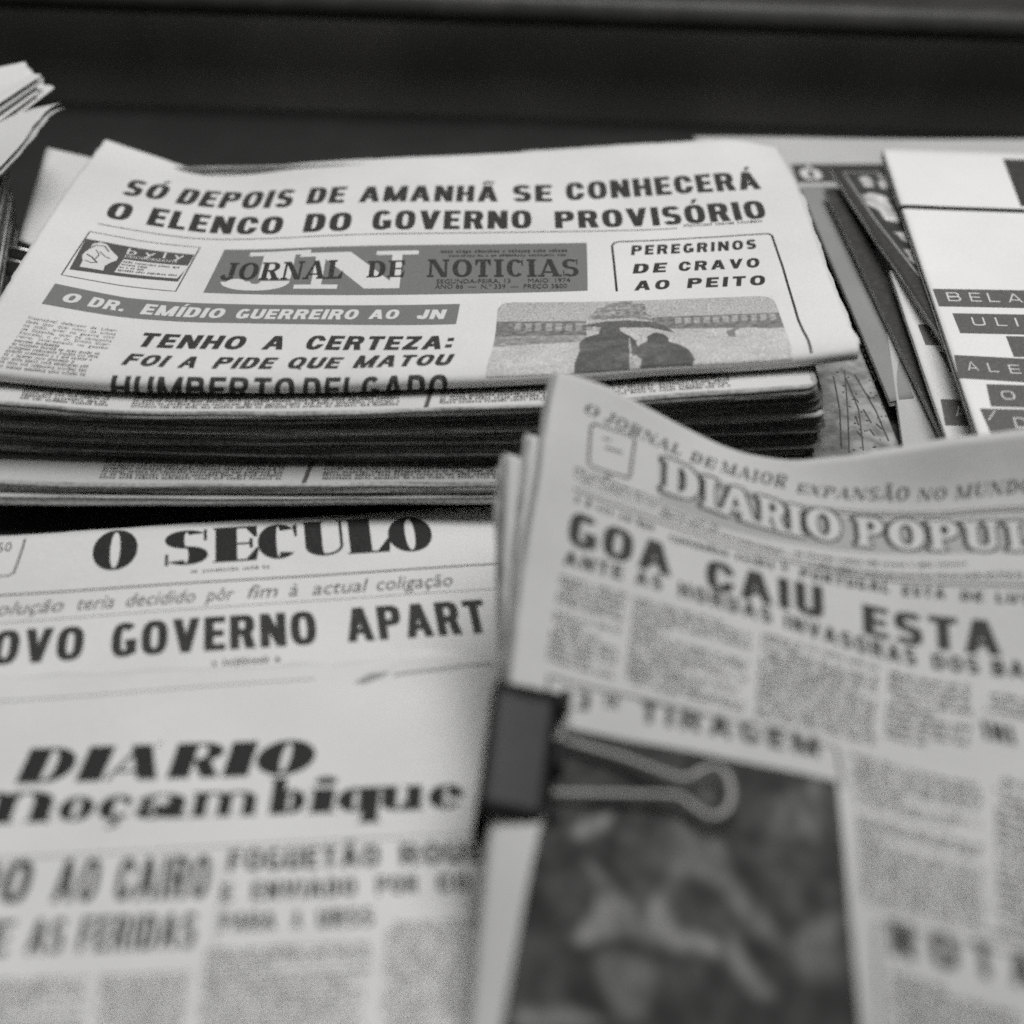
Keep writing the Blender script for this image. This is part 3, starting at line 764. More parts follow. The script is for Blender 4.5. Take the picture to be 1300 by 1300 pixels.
# ------------------------------------------------------------------ the stack of folded newspapers underneath
edge = np.array([(0,465),(154,478),(311,480),(527,475),(701,468),(877,455),(1035,444)], float)
fe = np.array([at_plane(x, y, y0J[-1], KJ) for x, y in edge])
fo = np.argsort(fe[:, 0]); fe = fe[fo]
def ztop(X): return hermite_1d(fe[:, 0], X) @ fe[:, 2] - 0.0092
LFT = JN(0.0, .7)[0][0] + .006
XR = at_plane(1043, 461, y0J[-1], KJ)[0]
def folded_paper(f0, f1, out, right, leaves, m_edge, m_top, label, group, seed, left=LFT, skew=0.0, wav=.0008, droop=0.0):
    """one folded paper of the stack: leaves nested in one another, their edges at the front a little uneven"""
    rg = np.random.default_rng(seed)
    xr = XR + right; n = 90; rc = .006
    base_y = y0J[-1] - out; back = base_y + .29
    pth = [(xr, back), (xr, (back + base_y) / 2)]
    pth += [(xr, base_y + rc * 3)]
    for a in np.linspace(0, 90, 6): pth.append((xr - rc + rc * math.cos(math.radians(a)), base_y + rc - rc * math.sin(math.radians(a))))
    pth += [(x, base_y) for x in np.linspace(xr - rc, left, n)[1:]]
    pth += [(left, back)]
    pth = np.array(pth); pth[:, 1] += (KJ + skew) * pth[:, 0]
    m = len(pth); nv = leaves * 4 + 1
    V = []
    A = [rg.normal(0, .0009) for _ in range(leaves)]
    ph = rg.uniform(0, 6.28, (leaves, 3))
    cen = np.array([(xr + left) / 2, (back + base_y) / 2])
    Xp = pth[:, 0]; zt = ztop(np.minimum(Xp, fe[-1, 0] + .01)); sagb = (pth[:, 1] - base_y) / .29
    Z0, Z1 = .009 + (zt - .009) * f0, .009 + (zt - .009) * f1
    for j in range(nv):
        q = j / (nv - 1); lf = min(leaves - 1, j // 4); w = (j % 4) / 4
        bul = math.sin(math.pi * w) if 0 < j < nv - 1 else 0.0
        round_ = -.0016 * (abs(2 * q - 1)**6)
        oo = A[lf] * (0 < j < nv - 1) + .00045 * bul + round_
        oo = oo + wav * (np.sin(Xp * 21 + ph[lf, 0]) + .6 * np.sin(Xp * 57 + ph[lf, 1]) + .3 * np.sin(Xp * 140 + ph[lf, 2])) * .6
        d = pth - cen; front_ = np.zeros_like(pth); front_[:, 1] = -1
        side = np.where(Xp > xr - .0005, 1.0, 0.0); front_[:, 0] = side; front_[:, 1] = np.where(side > 0, -.3, -1)
        XY = pth + front_ * np.reshape(oo, (-1, 1))
        z = Z0 + (Z1 - Z0) * q + .0004 * np.sin(Xp * 33 + ph[lf, 0]) * (0 < j < nv - 1) - droop * np.clip((Xp - xr + .05) / .05, 0, 1)**2
        V.append(np.column_stack([XY, z]))
    V = np.vstack(V); F = []; mi = []
    for j in range(nv - 1):
        for i in range(m - 1):
            F.append((j * m + i, j * m + i + 1, (j + 1) * m + i + 1, (j + 1) * m + i)[::-1]); mi.append(1)
        F.append((j * m + m - 1, j * m, (j + 1) * m, (j + 1) * m + m - 1)[::-1]); mi.append(1)
    # top and bottom faces as strips towards the back edge
    for lev, flip in ((nv - 1, False), (0, True)):
        b = len(V); top = V[lev * m:(lev + 1) * m]
        bk = top.copy(); bk[:, 1] = back - .001 + (KJ + skew) * bk[:, 0]
        rowsn = 6
        grid = [top + (bk - top) * r / rowsn for r in range(rowsn + 1)]
        V = np.vstack([V] + grid)
        for r in range(rowsn):
            for i in range(2, m - 2):
                a = b + r * m + i; f = (a, a + 1, a + m + 1, a + m); F.append(f if flip else f[::-1]); mi.append(0)
    o = link('folded_newspaper', V, F, m_top, None, True, [m_top, m_edge], mi)
    o['label'], o['category'] = label, 'newspaper'
    if group: o['group'] = group
    # printing surface near the front edge
    ys = np.linspace(0, .05, 5)
    xs = np.linspace(left + .01, xr - .012, 30)
    PP = np.zeros((len(ys), len(xs), 3))
    for a, yy in enumerate(ys[::-1]):
        PP[a, :, 0] = xs; PP[a, :, 1] = base_y + .0018 + yy + (KJ + skew) * xs
        zt2 = ztop(np.minimum(xs, fe[-1, 0] + .01)); PP[a, :, 2] = .009 + (zt2 - .009) * f1 - droop * np.clip((xs - xr + .05) / .05, 0, 1)**2
    pg = Page(np.linspace(0, 1, len(xs)), np.linspace(0, 1, len(ys)), PP); pg.size = (xs[-1] - xs[0], .05)
    return o, pg
SG = 'folded newspapers piled under the top copy'
def under_print(o, pg, seed, spans, name='article_text'):
    k = Ink(pg, .0002); kk = Ink(pg, .0002)
    rg = random.Random(seed)
    for s0, s1, kind in spans:
        if kind == 'text':
            for i in range(7):
                t1 = .60 + i * .056; s = s0
                while s < s1:
                    for _ in range(rg.randint(2, 9)):
                        w = .0042 * rg.uniform(.5, .85); h = .032 * (1.4 if rg.random() < .25 else 1)
                        if s + w > s1: break
                        k.add([(s, t1 - h), (s + w, t1 - h), (s + w, t1), (s, t1)], [(0, 3, 2, 1)]); s += .0042
                    s += .0035
        elif kind == 'rule':
            k.add([(s0, .2), (s0 + .006, .2), (s0 - .004, 1.0), (s0 - .010, 1.0)], [(0, 3, 2, 1)])
        elif kind == 'photo':
            st, F = [], []
            n = 140
            for a in range(n + 1):
                for b in range(4): st.append((s0 + (s1 - s0) * a / n, .3 + b * .21 + (.03 * math.sin(a * .9 + seed) if 0 < b < 3 else 0)))
            for a in range(n):
                for b in range(3):
                    if rg.random() < .62: F.append((a * 4 + b, a * 4 + b + 1, (a + 1) * 4 + b + 1, (a + 1) * 4 + b))
            kk.add(st, F)
    if k.S: k.build(name, M['ink_mid'], o)
    if kk.S: kk.build('printed_photograph', M['ink_mid'], o)
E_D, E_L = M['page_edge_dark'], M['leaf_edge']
o, pg = folded_paper(.90, .985, .0175, -.004, 5, E_L, M['news_old'], 'pale folded newspaper directly under the top copy, its printed strip sticking out', None, 31)
under_print(o, pg, 1, [(.02,.13,'text'),(.16,.505,'text'),(.545,.0,'rule'),(.555,.69,'text'),(.70,.83,'text'),(.835,.925,'text')])
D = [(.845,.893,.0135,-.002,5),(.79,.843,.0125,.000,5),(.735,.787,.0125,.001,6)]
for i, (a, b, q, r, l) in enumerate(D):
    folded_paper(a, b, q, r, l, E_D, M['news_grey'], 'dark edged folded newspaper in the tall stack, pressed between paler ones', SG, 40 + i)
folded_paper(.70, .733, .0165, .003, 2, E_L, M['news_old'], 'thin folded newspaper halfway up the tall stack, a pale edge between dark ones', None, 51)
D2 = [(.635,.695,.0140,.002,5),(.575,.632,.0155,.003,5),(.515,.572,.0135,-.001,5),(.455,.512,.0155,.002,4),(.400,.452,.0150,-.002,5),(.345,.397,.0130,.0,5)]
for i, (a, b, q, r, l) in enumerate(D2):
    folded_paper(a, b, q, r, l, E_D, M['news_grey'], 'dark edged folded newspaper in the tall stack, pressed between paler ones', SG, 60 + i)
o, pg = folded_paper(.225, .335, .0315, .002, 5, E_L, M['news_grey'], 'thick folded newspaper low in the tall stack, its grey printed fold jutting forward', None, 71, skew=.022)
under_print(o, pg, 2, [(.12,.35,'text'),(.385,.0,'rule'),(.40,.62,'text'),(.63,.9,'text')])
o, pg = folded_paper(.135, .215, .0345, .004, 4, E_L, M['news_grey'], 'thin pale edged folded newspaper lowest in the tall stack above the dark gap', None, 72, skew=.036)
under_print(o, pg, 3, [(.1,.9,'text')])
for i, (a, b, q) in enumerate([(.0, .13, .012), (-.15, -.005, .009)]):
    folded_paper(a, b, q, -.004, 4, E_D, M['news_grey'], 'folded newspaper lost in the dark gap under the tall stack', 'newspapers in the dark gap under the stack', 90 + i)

# ------------------------------------------------------------------ flat newspapers lying in front
def flat_page(px0, px1, z, up, down, left, right, wave, seed, bump=None, ns=24, nt=20):
    """a flat lying page: its text direction runs from px0 to px1 on the plane z"""
    a, b = at_z(*px0, z), at_z(*px1, z); d = (b - a); d[2] = 0; d /= np.linalg.norm(d)
    e = np.array([d[1], -d[0], 0])          # down the page, towards the viewer
    ss, tt = np.linspace(-left, right, ns), np.linspace(-up, down, nt)
    S, T = np.meshgrid(ss, tt); rg = np.random.default_rng(seed); p = rg.uniform(0, 6, 4)
    Z = z + wave * (np.sin(S * 17 + p[0] + T * 6) + .6 * np.sin(T * 29 + p[1] + S * 9) + .4 * np.sin(S * 47 + p[2]))
    if bump: Z = Z + bump(S, T)
    P = a + S[..., None] * d + T[..., None] * e; P[..., 2] = Z
    pg = Page(np.linspace(0, 1, ns), np.linspace(0, 1, nt), P); pg.size = (left + right, up + down)
    return pg
SEC = flat_page((115,726), (552,699), .0065, .0350, .33, .15, .235, .0005, 4)
sec = empty('newspaper', SEC(.5, .5)[0] - np.array([0, 0, .004]), 'newspaper lying flat in front of the tall stack, headline NOVO GOVERNO APART', 'newspaper')
fp = sheet('front_page', SEC, 0, 1, 0, 1, 70, 60, .0004, M['news'], sec, jag=.001)
sheet('inner_page', Under(SEC, .0012, .003, .002), 0, 1, 0, 1, 40, 30, .0004, M['news_old'], sec, jag=.001, seed=5)
sheet('inner_page', Under(SEC, .0026, -.002, .004), 0, 1, 0, 1, 40, 30, .0004, M['news_old'], sec, jag=.001, seed=6)
k = Ink(SEC)
k.word(FAT, 'O', 115, 726, 173, 721.5, 50, 0)
for ch, x0, x1, yb in [('S',208,264,719),('E',270,326,714.5),('C',328,381,711),('U',386,440,707),('L',442,495,703.5)]: k.word(FAT, ch, x0, yb, x1, yb - (x1 - x0) * .062, 43.5, 0)
k.word(FAT, 'O', 496, 702, 552, 698.5, 44, 0)
k.build('masthead', M['ink'], fp)
k = Ink(SEC); k.line([(-150,766),(0,756),(400,731),(640,715.5),(760,708)], .0011, 10)
k.line([(32,684),(30,692),(22,716),(17,728),(10,731),(-40,734)], .0010, 8); k.line([(634,650),(637,664),(640,676)], .0010, 4)
k.small('1$50', -22, 702, 14, 700, 12)
k.line([(0,791),(350,766),(640,747)], .0004, 8)
k.build('rule', M['ink_mid'], fp)
k = Ink(SEC)
for t, x0, y0, x1, y1 in [('(revolução',-60,785,78,776),('teria',95,775,143,771.5),('decidido',158,770.5,246,764.5),('pôr',262,763.5,295,761.5),('fim',312,760,350,758),('à',366,757,377,756.5),('actual',396,755.5,463,751),('coligação',477,750,574,744)]:
    k.small(t, x0, y0, x1, y1, 17, .32)
k.build('italic_heading', M['ink_mid'], fp); k = Ink(SEC)
k.body((232,724),(440,710.5),(440,716),(232,729.5),1,40,.5,seed=31)
k.build('small_print', M['ink_mid'], fp); k = Ink(SEC); k.body((255,838),(360,831),(360,842),(255,849),1,14,.5,seed=32)
k.build('small_print', M['ink_mid'], fp)
k = Ink(SEC); k.word(SANS, 'NOVO', -55, 847, 104, 837.5, 43, .15); k.word(SANS, 'GOVERNO', 140, 835.5, 403, 818, 43, .15); k.word(SANS, 'APART', 442, 815.5, 621, 803.5, 43, .15)
k.build('headline', M['ink_soft'], fp)

def dm_bump(S, T):
    return .007 * np.exp(-((S - .165) / .022)**2 - ((T + .072) / .012)**2) + .0012 * np.exp(-((T + .085) / .012)**2)
DMP = flat_page((19,995), (396,982), .0085, .0685, .30, .14, .235, .0004, 9, dm_bump, 40, 40)
dm = empty('newspaper', DMP(.5, .5)[0] - np.array([0, 0, .005]), 'newspaper at the lower left with a two line black masthead and small grey headings', 'newspaper')
fp = sheet('front_page', DMP, 0, 1, 0, 1, 90, 80, .0004, M['news'], dm, jag=.0025, seed=8)
sheet('inner_page', Under(DMP, .0012, .0, .012), 0, 1, 0, 1, 40, 30, .0004, M['news_old'], dm, jag=.002, seed=9)
k = Ink(DMP)
for ch, x0, x1 in [('D',19,86),('I',95,128),('A',132,199),('R',211,277),('I',281,314),('O',319,394)]:
    k.word(DECO, ch, x0, 995 - (x0 - 19) * .032, x1, 995 - (x1 - 19) * .032, 44, 0, .14)
k.word(DECO, '/', 196, 950, 206, 949, 9, 0)
for ch, x0, x1 in [('m',-62,62),('o',70,115),('ç',121,166),('a',169,234),('m',243,324),('b',341,386),('i',393,421),('q',426,480),('u',483,536),('e',543,588)]:
    k.word(FATLOW, ch, x0, 1045 - (x0 - 19) * .033, x1, 1045 - (x1 - 19) * .033, 40 if x0 < -50 else 31, 0, .08)
k.build('masthead', M['ink'], fp)
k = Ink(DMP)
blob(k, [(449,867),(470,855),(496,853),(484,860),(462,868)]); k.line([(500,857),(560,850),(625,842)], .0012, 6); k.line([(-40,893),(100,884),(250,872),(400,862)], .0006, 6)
k.build('crease_edge_shade', M['ink_pale'], fp)  # shadow of the lifted top edge painted in pale ink, with crease lines
k = Ink(DMP); k.line([(-60,1093),(300,1074),(640,1056)], .0008, 8); k.line([(283,1090),(262,1320)], .0006, 8)
k.build('rule', M['ink_pale'], fp)
k = Ink(DMP)
CON = G(tx=.29, ty=.16, n=2.8)
for t, x0, y0, x1, y1, c in [('DO',-45,1149,32,1146,54),('AO',64,1146,120,1144,54),('CAIRO',143,1144,263,1140,54),('E',-22,1214,8,1213,44),('AS',31,1212,77,1210,44),('FERIDAS',96,1209,246,1203,44)]:
    k.word(CON, t, x0, y0, x1, y1, c, .16, .08)
for t, x0, y0, x1, y1, c in [('FOGUETÃO',289,1107,482,1099.5,27),('ROUB',508,1099,618,1094.5,27),('E',281,1146,295,1145,23),('ENVIADO',319,1143,452,1137,23),('POR',478,1136,531,1133.5,23),('CO',555,1133,597,1131.5,23),('PARA',279,1183,349,1180,23),('A',371,1179,382,1178.5,23),('URSS',403,1178,474,1175,23)]:
    k.word(CON, t, x0, y0, x1, y1, c, .16)
k.build('headings', M['ink_soft'], fp)
k = Ink(DMP)
for q in [((-60,1245),(120,1238),(100,1420),(-80,1425)),((128,1238),(245,1232),(228,1415),(108,1420)),((262,1205),(478,1194),(466,1410),(240,1414)),((492,1170),(640,1162),(640,1400),(478,1404))]:
    k.body(*q, 24, 30, .55, .05, int(q[0][0]) + 100)
k.build('article_text', M['ink_mid'], fp)

# ------------------------------------------------------------------ the clipped bundle of newspapers leaning on the stack, right front
LA, LB = np.array([.019, .640, .113]), at_z(592, 1300, .028)     # left folded edge, from its raised top to the front
rowsD = [
 [(705,470),(752,484),(838,526),(931,571),(986,583),(1069,581),(1161,566),(1300,548),(1500,540),(1800,560)],
 [(697,506),(739,522),(820,559),(903,594),(1023,628),(1143,636),(1300,625),(1500,622),(1800,646)],
 [(683,602),(728,621),(838,663),(921,691),(1023,718),(1115,735),(1300,744),(1500,752),(1800,785)],
 [(665,698),(714,715),(788,736),(977,790),(1161,845),(1300,860),(1500,880),(1800,925)],
 [(640,897),(726,925),(850,950),(950,971),(1049,992),(1200,1032),(1300,1053),(1500,1086),(1800,1150)],
 [(612,1105),(700,1120),(900,1165),(1131,1217),(1240,1243),(1300,1256),(1500,1292),(1800,1360)],
 [(592,1300),(700,1324),(900,1372),(1131,1428),(1300,1466),(1500,1512),(1800,1585)],
 [(576,1440),(700,1472),(900,1524),(1131,1584),(1300,1628),(1500,1680),(1800,1760)]]
KD = [-.09, -.10, -.12, -.15, -.20, -.24, -.26, -.26]
pl = proj(LA + (LB - LA) * np.linspace(-.1, 1.5, 321)[:, None])[:, 1]
y0D = []
for r, kd in zip(rowsD, KD):
    f = np.interp(r[0][1], pl, np.linspace(-.1, 1.5, 321)); p = LA + (LB - LA) * f; y0D.append(p[1] - kd * p[0])
PD, tD, widD = rows_page(rowsD, y0D, KD, 17, width=.36)
print('DP widths', [round(w, 3) for w in widD], 'height %.3f' % tD[-1], 'z min %.3f' % PD[..., 2].min(), PD[-1, ::4, 2].round(3), PD[0, ::4, 2].round(3), PD[0, ::4, 1].round(3))
DP = Page(np.linspace(0, 1, 17), tD / tD[-1], PD); DP.size = (.36, tD[-1])
class Leaf:
    """a copy of the bundle's sheet lying d below the first; its folded edge is fanned out to the left above the clip and rolls under"""
    def __init__(self, p, d, fan, t0, tc=.52, roll=.0016):
        self.p, self.d, self.fan, self.t0, self.tc, self.roll = p, d, fan, t0, tc, roll; self.size = p.size
    def __call__(self, a, t):
        a = np.asarray(a, float); t = np.asarray(t, float)
        s = a - self.fan * np.clip((self.tc - t) / self.tc, 0, 1)
        p = self.p(s, t) - self.p.normal(np.clip(s, .0, 1), t) * self.d
        k = np.clip((.006 - a) / .006, 0, 1)           # roll of the fold
        return p - self.p.normal(np.clip(s, 0, 1), t) * (self.roll * (1 - np.sqrt(np.maximum(0, 1 - k**2))))[:, None]
    def normal(self, a, t):
        e = 5e-4; a = np.asarray(a, float); t = np.asarray(t, float)
        u = self(a + e, t) - self(a - e, t); v = self(a, t - e) - self(a, t + e)
        n = np.cross(u, v); return n / (np.linalg.norm(n, axis=1)[:, None] + 1e-12)
def dp_copy(p0, label, d, fan, t0, seed, group=None, s1=1.0):
    c = p0(.4, .5)[0]
    o = empty('newspaper', c - np.array([0, 0, .004]), label, 'newspaper', group)
    fr = sheet('front_page', Leaf(p0, d, fan, t0), 0, s1, t0, 1.0, 140, 120, .0004, M['news_aged'], o, M['page_edge'], jag=.0006, seed=seed)
    for i, (dd, df) in enumerate([(.0008, .002), (.0016, .005), (.0024, .001)]):
        sheet('inner_page', Leaf(p0, d + dd, fan + df, t0, roll=.0012), 0, s1, t0 + .004 * (i - 1), 1.0, 60, 60, .0004, M['news_aged'] if i != 1 else M['news_grey'], o, M['page_edge'], jag=.001, seed=seed + i + 1)
    return o, fr
bundle, fr = dp_copy(DP, 'top newspaper of the clipped bundle, headline GOA CAIU ESTA, raised left corner', 0, 0, 0, 81)
k = Ink(DP)
for t, x0, y0, x1, y1, c in [('O',740,523,757,531,14),('JORNAL',767,535,862,579,15),('DE',875,585,906,596,14),('MAIOR',914,599,997,620,15),('EXPANSÃO',1010,625,1152,636,15),('NO',1164,636,1200,634,15),('MUNDO',1212,634,1310,625,17)]:
    k.word(DID, t, x0, y0, x1, y1, c, .2, .22)
k.build('motto', M['ink_soft'], fr)
k = Ink(DP)
k.line([(806,560),(800,603),(797,607),(752,593),(747,588),(750,542),(754,538),(802,554),(806,560)], .0012, 6)
k.line([(768,568),(790,575)], .0012); k.line([(765,556),(775,559)], .0010); k.line([(768,603),(776,607)], .0016)
k.line([(880,607),(985,640),(1067,651),(1143,655),(1300,648),(1450,645)], .0012, 10); k.line([(880,603),(985,636),(1067,646.5),(1143,650.5),(1300,643),(1450,640)], .0005, 10)
k.line([(728,621),(838,663),(921,691),(1023,718),(1115,735),(1300,744),(1450,750)], .0012, 10)
k.line([(733,613),(838,655),(921,683),(1023,711),(1115,727),(1300,736),(1450,742)], .0004, 10)
k.build('rule', M['ink_mid'], fr)
k = Ink(DP)
k.quad((836,577),(926,615),(924,672),(838,637),20,6); k.quad((926,615),(1040,646),(1037,694),(924,672),20,6); k.quad((1040,651),(1180,662),(1180,702),(1037,694),20,6); k.quad((1180,662),(1440,652),(1440,702),(1180,702),30,6)
k.build('masthead_panel', M['ink_hatch'], fr)
dk, wt = Ink(DP, .00022), Ink(DP, .00034)
OUT = G(tx=.30, hx=.20, ty=.15, serif=1, sh=.13, sl=.10, n=2.2)
for ch, x0, y0, x1, y1, c in [('D',840,623,887,640,43),('I',891,643,911,650,40),('A',914,652,959,667,40),('R',963,668,999,678,39),('I',1001,678,1021,683,38),('O',1025,682,1069,690,39),
                              ('P',1088,693,1124,696,37),('O',1130,697,1176,699,38),('P',1181,699,1220,700,38),('U',1226,700,1272,700,38),('L',1281,700,1312,699,38),('A',1318,699,1362,698,38),('R',1368,698,1408,697,38)]:
    for dx, dy in ((-3.5, 1.5), (-6, 1), (2.2, 2.2), (2.2, -2.2), (-2.2, -2.2), (-6, -1)):
        dk.d = .00022; dk.word(OUT, ch, x0 + dx, y0 + dy, x1 + dx, y1 + dy, c, 0)
    wt.word(OUT, ch, x0, y0, x1, y1, c, 0)
# the shifted outlines overlap: stack each one a hair higher
st = np.vstack(dk.S); lev = np.concatenate([np.full(len(a), (i % 12) * 4e-6) for i, a in enumerate(dk.S)])
dk_o = link('masthead_shadow', DP.off(st[:, 0], st[:, 1], .00022 + lev), dk.F, M['ink'], fr)
wt.build('masthead', M['paper_aged'], fr)
k = Ink(DP)
k.body((730,590),(838,632),(838,648),(728,607),2,30,.5,seed=41); k.body((838,640),(1000,692),(1000,706),(838,655),2,40,.5,seed=42)
k.body((1000,696),(1230,712),(1230,719),(1000,704),1,44,.55,seed=43); k.body((1030,712),(1300,724),(1300,733),(1030,721),1,60,.5,seed=44)
k.body((732,628),(838,668),(838,679),(729,639),1,14,.6,seed=45); k.body((850,676),(1005,717),(1005,729),(850,688),1,18,.6,seed=46)
for t, x0, y0, x1, y1, c in [('PORTUGAL',1015,733,1129,753,12.5),('ESTÁ',1145,756,1200,761,13),('DE',1219,762.5,1248,764.5,13),('LUTO',1264,765,1326,768,13)]: k.word(SANSW, t, x0, y0, x1, y1, c, .2, .1)
k.build('dateline', M['ink_soft'], fr)
k = Ink(DP)
for t, x0, y0, x1, y1, c in [('GOA',719,690,852,733,42),('CAIU',896,747,1046,787,38),('ESTA',1096,804,1272,833,42)]: k.word(HEAVY, t, x0, y0, x1, y1, c, .16)
k.build('headline', M['ink_soft'], fr)
k = Ink(DP)
for t, x0, y0, x1, y1, c in [('ANTE',715,716,790,736,18),('AS',806,741,840,750,18),('HORDAS',861,757,980,792,19),('INVASORAS',996,797,1164,846,20),('DOS',1184,849,1244,856,20),('BAN',1260,858,1326,864,21)]: k.word(SANSW, t, x0, y0, x1, y1, c, .22)
k.build('subheading', M['ink_soft'], fr)
k = Ink(DP)
k.body((712,728),(800,754),(786,865),(694,838),14,24,.62,.05,51,1.15,.04)
k.body((806,757),(960,800),(950,908),(794,868),15,38,.62,.05,52,1.15,.04)
k.body((968,803),(1122,847),(1116,950),(958,911),14,36,.62,.05,53,1.15,.04)
k.body((1130,850),(1240,870),(1238,960),(1124,938),9,24,.62,.05,54,1.15,.04)
k.body((1250,876),(1330,890),(1330,922),(1250,905),3,20,.55,.0,55)
k.body((1080,955),(1250,997),(1256,1180),(1094,1140),18,40,.62,.05,56,1.15,.04)
k.body((1262,985),(1400,1012),(1400,1240),(1266,1190),16,30,.62,.05,57,1.15,.04)
k.body((1130,1232),(1300,1275),(1310,1470),(1136,1420),14,40,.62,.05,58,1.15,.04)
k.body((1320,880),(1500,910),(1500,1060),(1320,1030),14,40,.62,.05,59,1.15,.04)
k.build('article_text', M['ink_dense'], fr)
k = Ink(DP); k.word(SANS, 'INI', 1250, 938, 1290, 947, 24, .2); k.build('column_heading', M['ink_soft'], fr); k = Ink(DP)
for t, x0, y0, x1, y1 in [('N',1131,1212,1163,1221),('O',1183,1226,1219,1235),('T',1238,1239,1266,1246),('A',1286,1250,1318,1258)]: k.word(SANS, t, x0, y0, x1, y1, 46, .1)
k.build('column_heading', M['ink_soft'], fr)
k = Ink(DP); k.line([(692,905),(697,858),(800,884),(950,921),(1062,950),(1070,1000)], .0012, 8); k.line([(1100,1145),(1260,1184),(1400,1214)], .0008, 8); k.line([(1118,1320),(1112,1170),(1250,1203),(1400,1234)], .0010, 8); k.build('box_rule', M['ink_mid'], fr)
k = Ink(DP)
k.word(SANS, '3', 729, 899, 748, 904, 25, 0); k.word(SANS, 'ª', 766, 906, 783, 910, 27, 0); k.word(SANSW, 'TIRAGEM', 812, 916, 1040, 962, 27, .32)
k.build('edition_line', M['ink_soft'], fr)
def paint_scene(s, t, u, v, inv):
    Q = lambda pts: inv([(570 + x / 2.826, 840 + y / 2.826) for x, y in pts])
    tone = .022 + .07 * vnoise(u, v, 8, 5) * vnoise(u, v, 17, 6)
    def put(pts, val):
        nonlocal tone; tone = np.where(inpoly(s, t, Q(pts)), val * .88 + .03 * vnoise(u, v, 20, 9), tone)
    put([(420,610),(490,560),(600,540),(560,600),(470,640)], .20)
    put([(810,560),(980,640),(1010,760),(1130,900),(1215,1000),(1215,1060),(1080,960),(960,800),(860,760),(780,850),(830,960),(720,940),(690,870),(790,760),(800,640)], .115)
    put([(480,700),(560,760),(660,880),(700,960),(820,1000),(960,1010),(1000,1050),(700,1020),(660,980),(500,1010),(430,990),(520,900),(530,800)], .15)
    put([(690,960),(740,850),(800,900),(830,970),(960,1000),(970,1040),(760,1000)], .22)
    put([(430,980),(520,920),(530,990),(470,1020)], .21)
    put([(1010,960),(1060,1060),(1180,1200),(1100,1210),(1040,1130),(1000,1040)], .19)
    put([(500,1040),(640,1050),(760,1100),(700,1290),(620,1290),(560,1180)], .10)
    put([(230,1260),(420,1240),(600,1300),(230,1330)], .19)
    put([(610,620),(720,610),(800,660),(770,790),(700,880),(640,800),(600,740)], .05)
    put([(900,380),(960,450),(900,560),(860,470)], .07)
    put([(1160,500),(1330,420),(1330,660),(1180,620)], .09)
    put([(1240,980),(1380,900),(1400,1140),(1290,1150),(1230,1080)], .13)
    put([(240,960),(400,980),(470,1100),(420,1220),(240,1240)], .04)
    tone = np.clip(tone, .015, 1) * (.45 + 1.1 * vnoise(u, v, 30, 21))
    g = tone.reshape(151, 151)
    for _ in range(5):
        g = np.pad(g, 1, 'edge'); g = (g[:-2, 1:-1] + g[2:, 1:-1] + g[1:-1, :-2] + g[1:-1, 2:] + g[1:-1, 1:-1]) / 5
    return g.ravel()
raster('printed_photograph', DP, [(716,922),(1062,992),(1112,1500),(618,1400)], 150, 150, paint_scene, fr)
dp_copy(DP, 'second newspaper of the clipped bundle, its folded edge showing left of the top one', .0034, .022, .135, 85)
dp_copy(DP, 'third newspaper of the clipped bundle, its blunt corner above the flat masthead paper', .0068, .056, .170, 89)
dp_copy(DP, 'lowest newspaper of the clipped bundle, only a sliver of its fold showing', .0102, .064, .185, 93)

# ------------------------------------------------------------------ the spring clip on the bundle's left edge
def above(page, x, y, h):
    s, t = page.inv(x, y); p = page(s, t)[0]; n = page.normal(s, t)[0]
    d = ray(x, y); q = p + n * h
    return _o + d * (((q - _o) @ n) / (d @ n)), n
s1, t1 = DP.inv(637, 872); s2, t2 = DP.inv(604, 1037)
p1, p2 = DP(.0, t1)[0], DP(.0, t2)[0]
ct = DP(.0, (t1 + t2) / 2)[0]
clip = empty('binder_clip', ct, 'dark steel binder clip with wire handles pinching the left edge of the bundle', 'binder clip')
et = (p2 - p1) / np.linalg.norm(p2 - p1); nn = DP.normal(.04, (t1 + t2) / 2)[0]; nn = nn - et * (nn @ et); nn /= np.linalg.norm(nn); es = np.cross(et, nn); es /= np.linalg.norm(es)
if es[0] < 0: es = -es
LC = np.linalg.norm(p2 - p1)
def loc(a, b, c): return ct + es * a + et * b + nn * c
# body: folded sheet of steel, profile from the upper jaw round the spine to the lower jaw
prof = [(.0215, .0020), (.016, .0026), (.009, .0034), (.002, .0040), (-.0028, .0042), (-.0042, .0034), (-.0049, .0015), (-.005, -.004), (-.005, -.013), (-.0044, -.0175), (-.002, -.019), (.004, -.0185), (.012, -.0175), (.0215, -.0160)]
th = .0007
pr = np.array(prof); tg = np.gradient(pr, axis=0); tg /= np.linalg.norm(tg, axis=1)[:, None]; inn = np.stack([-tg[:, 1], tg[:, 0]], 1)
bb = np.linspace(-LC / 2, LC / 2, 9); V, F = [], []
for sgn in (0, 1):
    for b in bb:
        sk = 0.0
        for (a, c), i in zip(pr, inn): V.append(loc(a + i[0] * th * sgn + sk, b, c + i[1] * th * sgn))
npf, nb = len(pr), len(bb); hh = npf * nb
F += grid_faces(nb, npf) + grid_faces(nb, npf, hh, True)
for i in range(npf - 1): F += [(i, i + 1, hh + i + 1, hh + i), ((nb - 1) * npf + i, hh + (nb - 1) * npf + i, hh + (nb - 1) * npf + i + 1, (nb - 1) * npf + i + 1)]
for b in range(nb - 1): F += [(b * npf, hh + b * npf, hh + (b + 1) * npf, (b + 1) * npf), (b * npf + npf - 1, (b + 1) * npf + npf - 1, hh + (b + 1) * npf + npf - 1, hh + b * npf + npf - 1)]
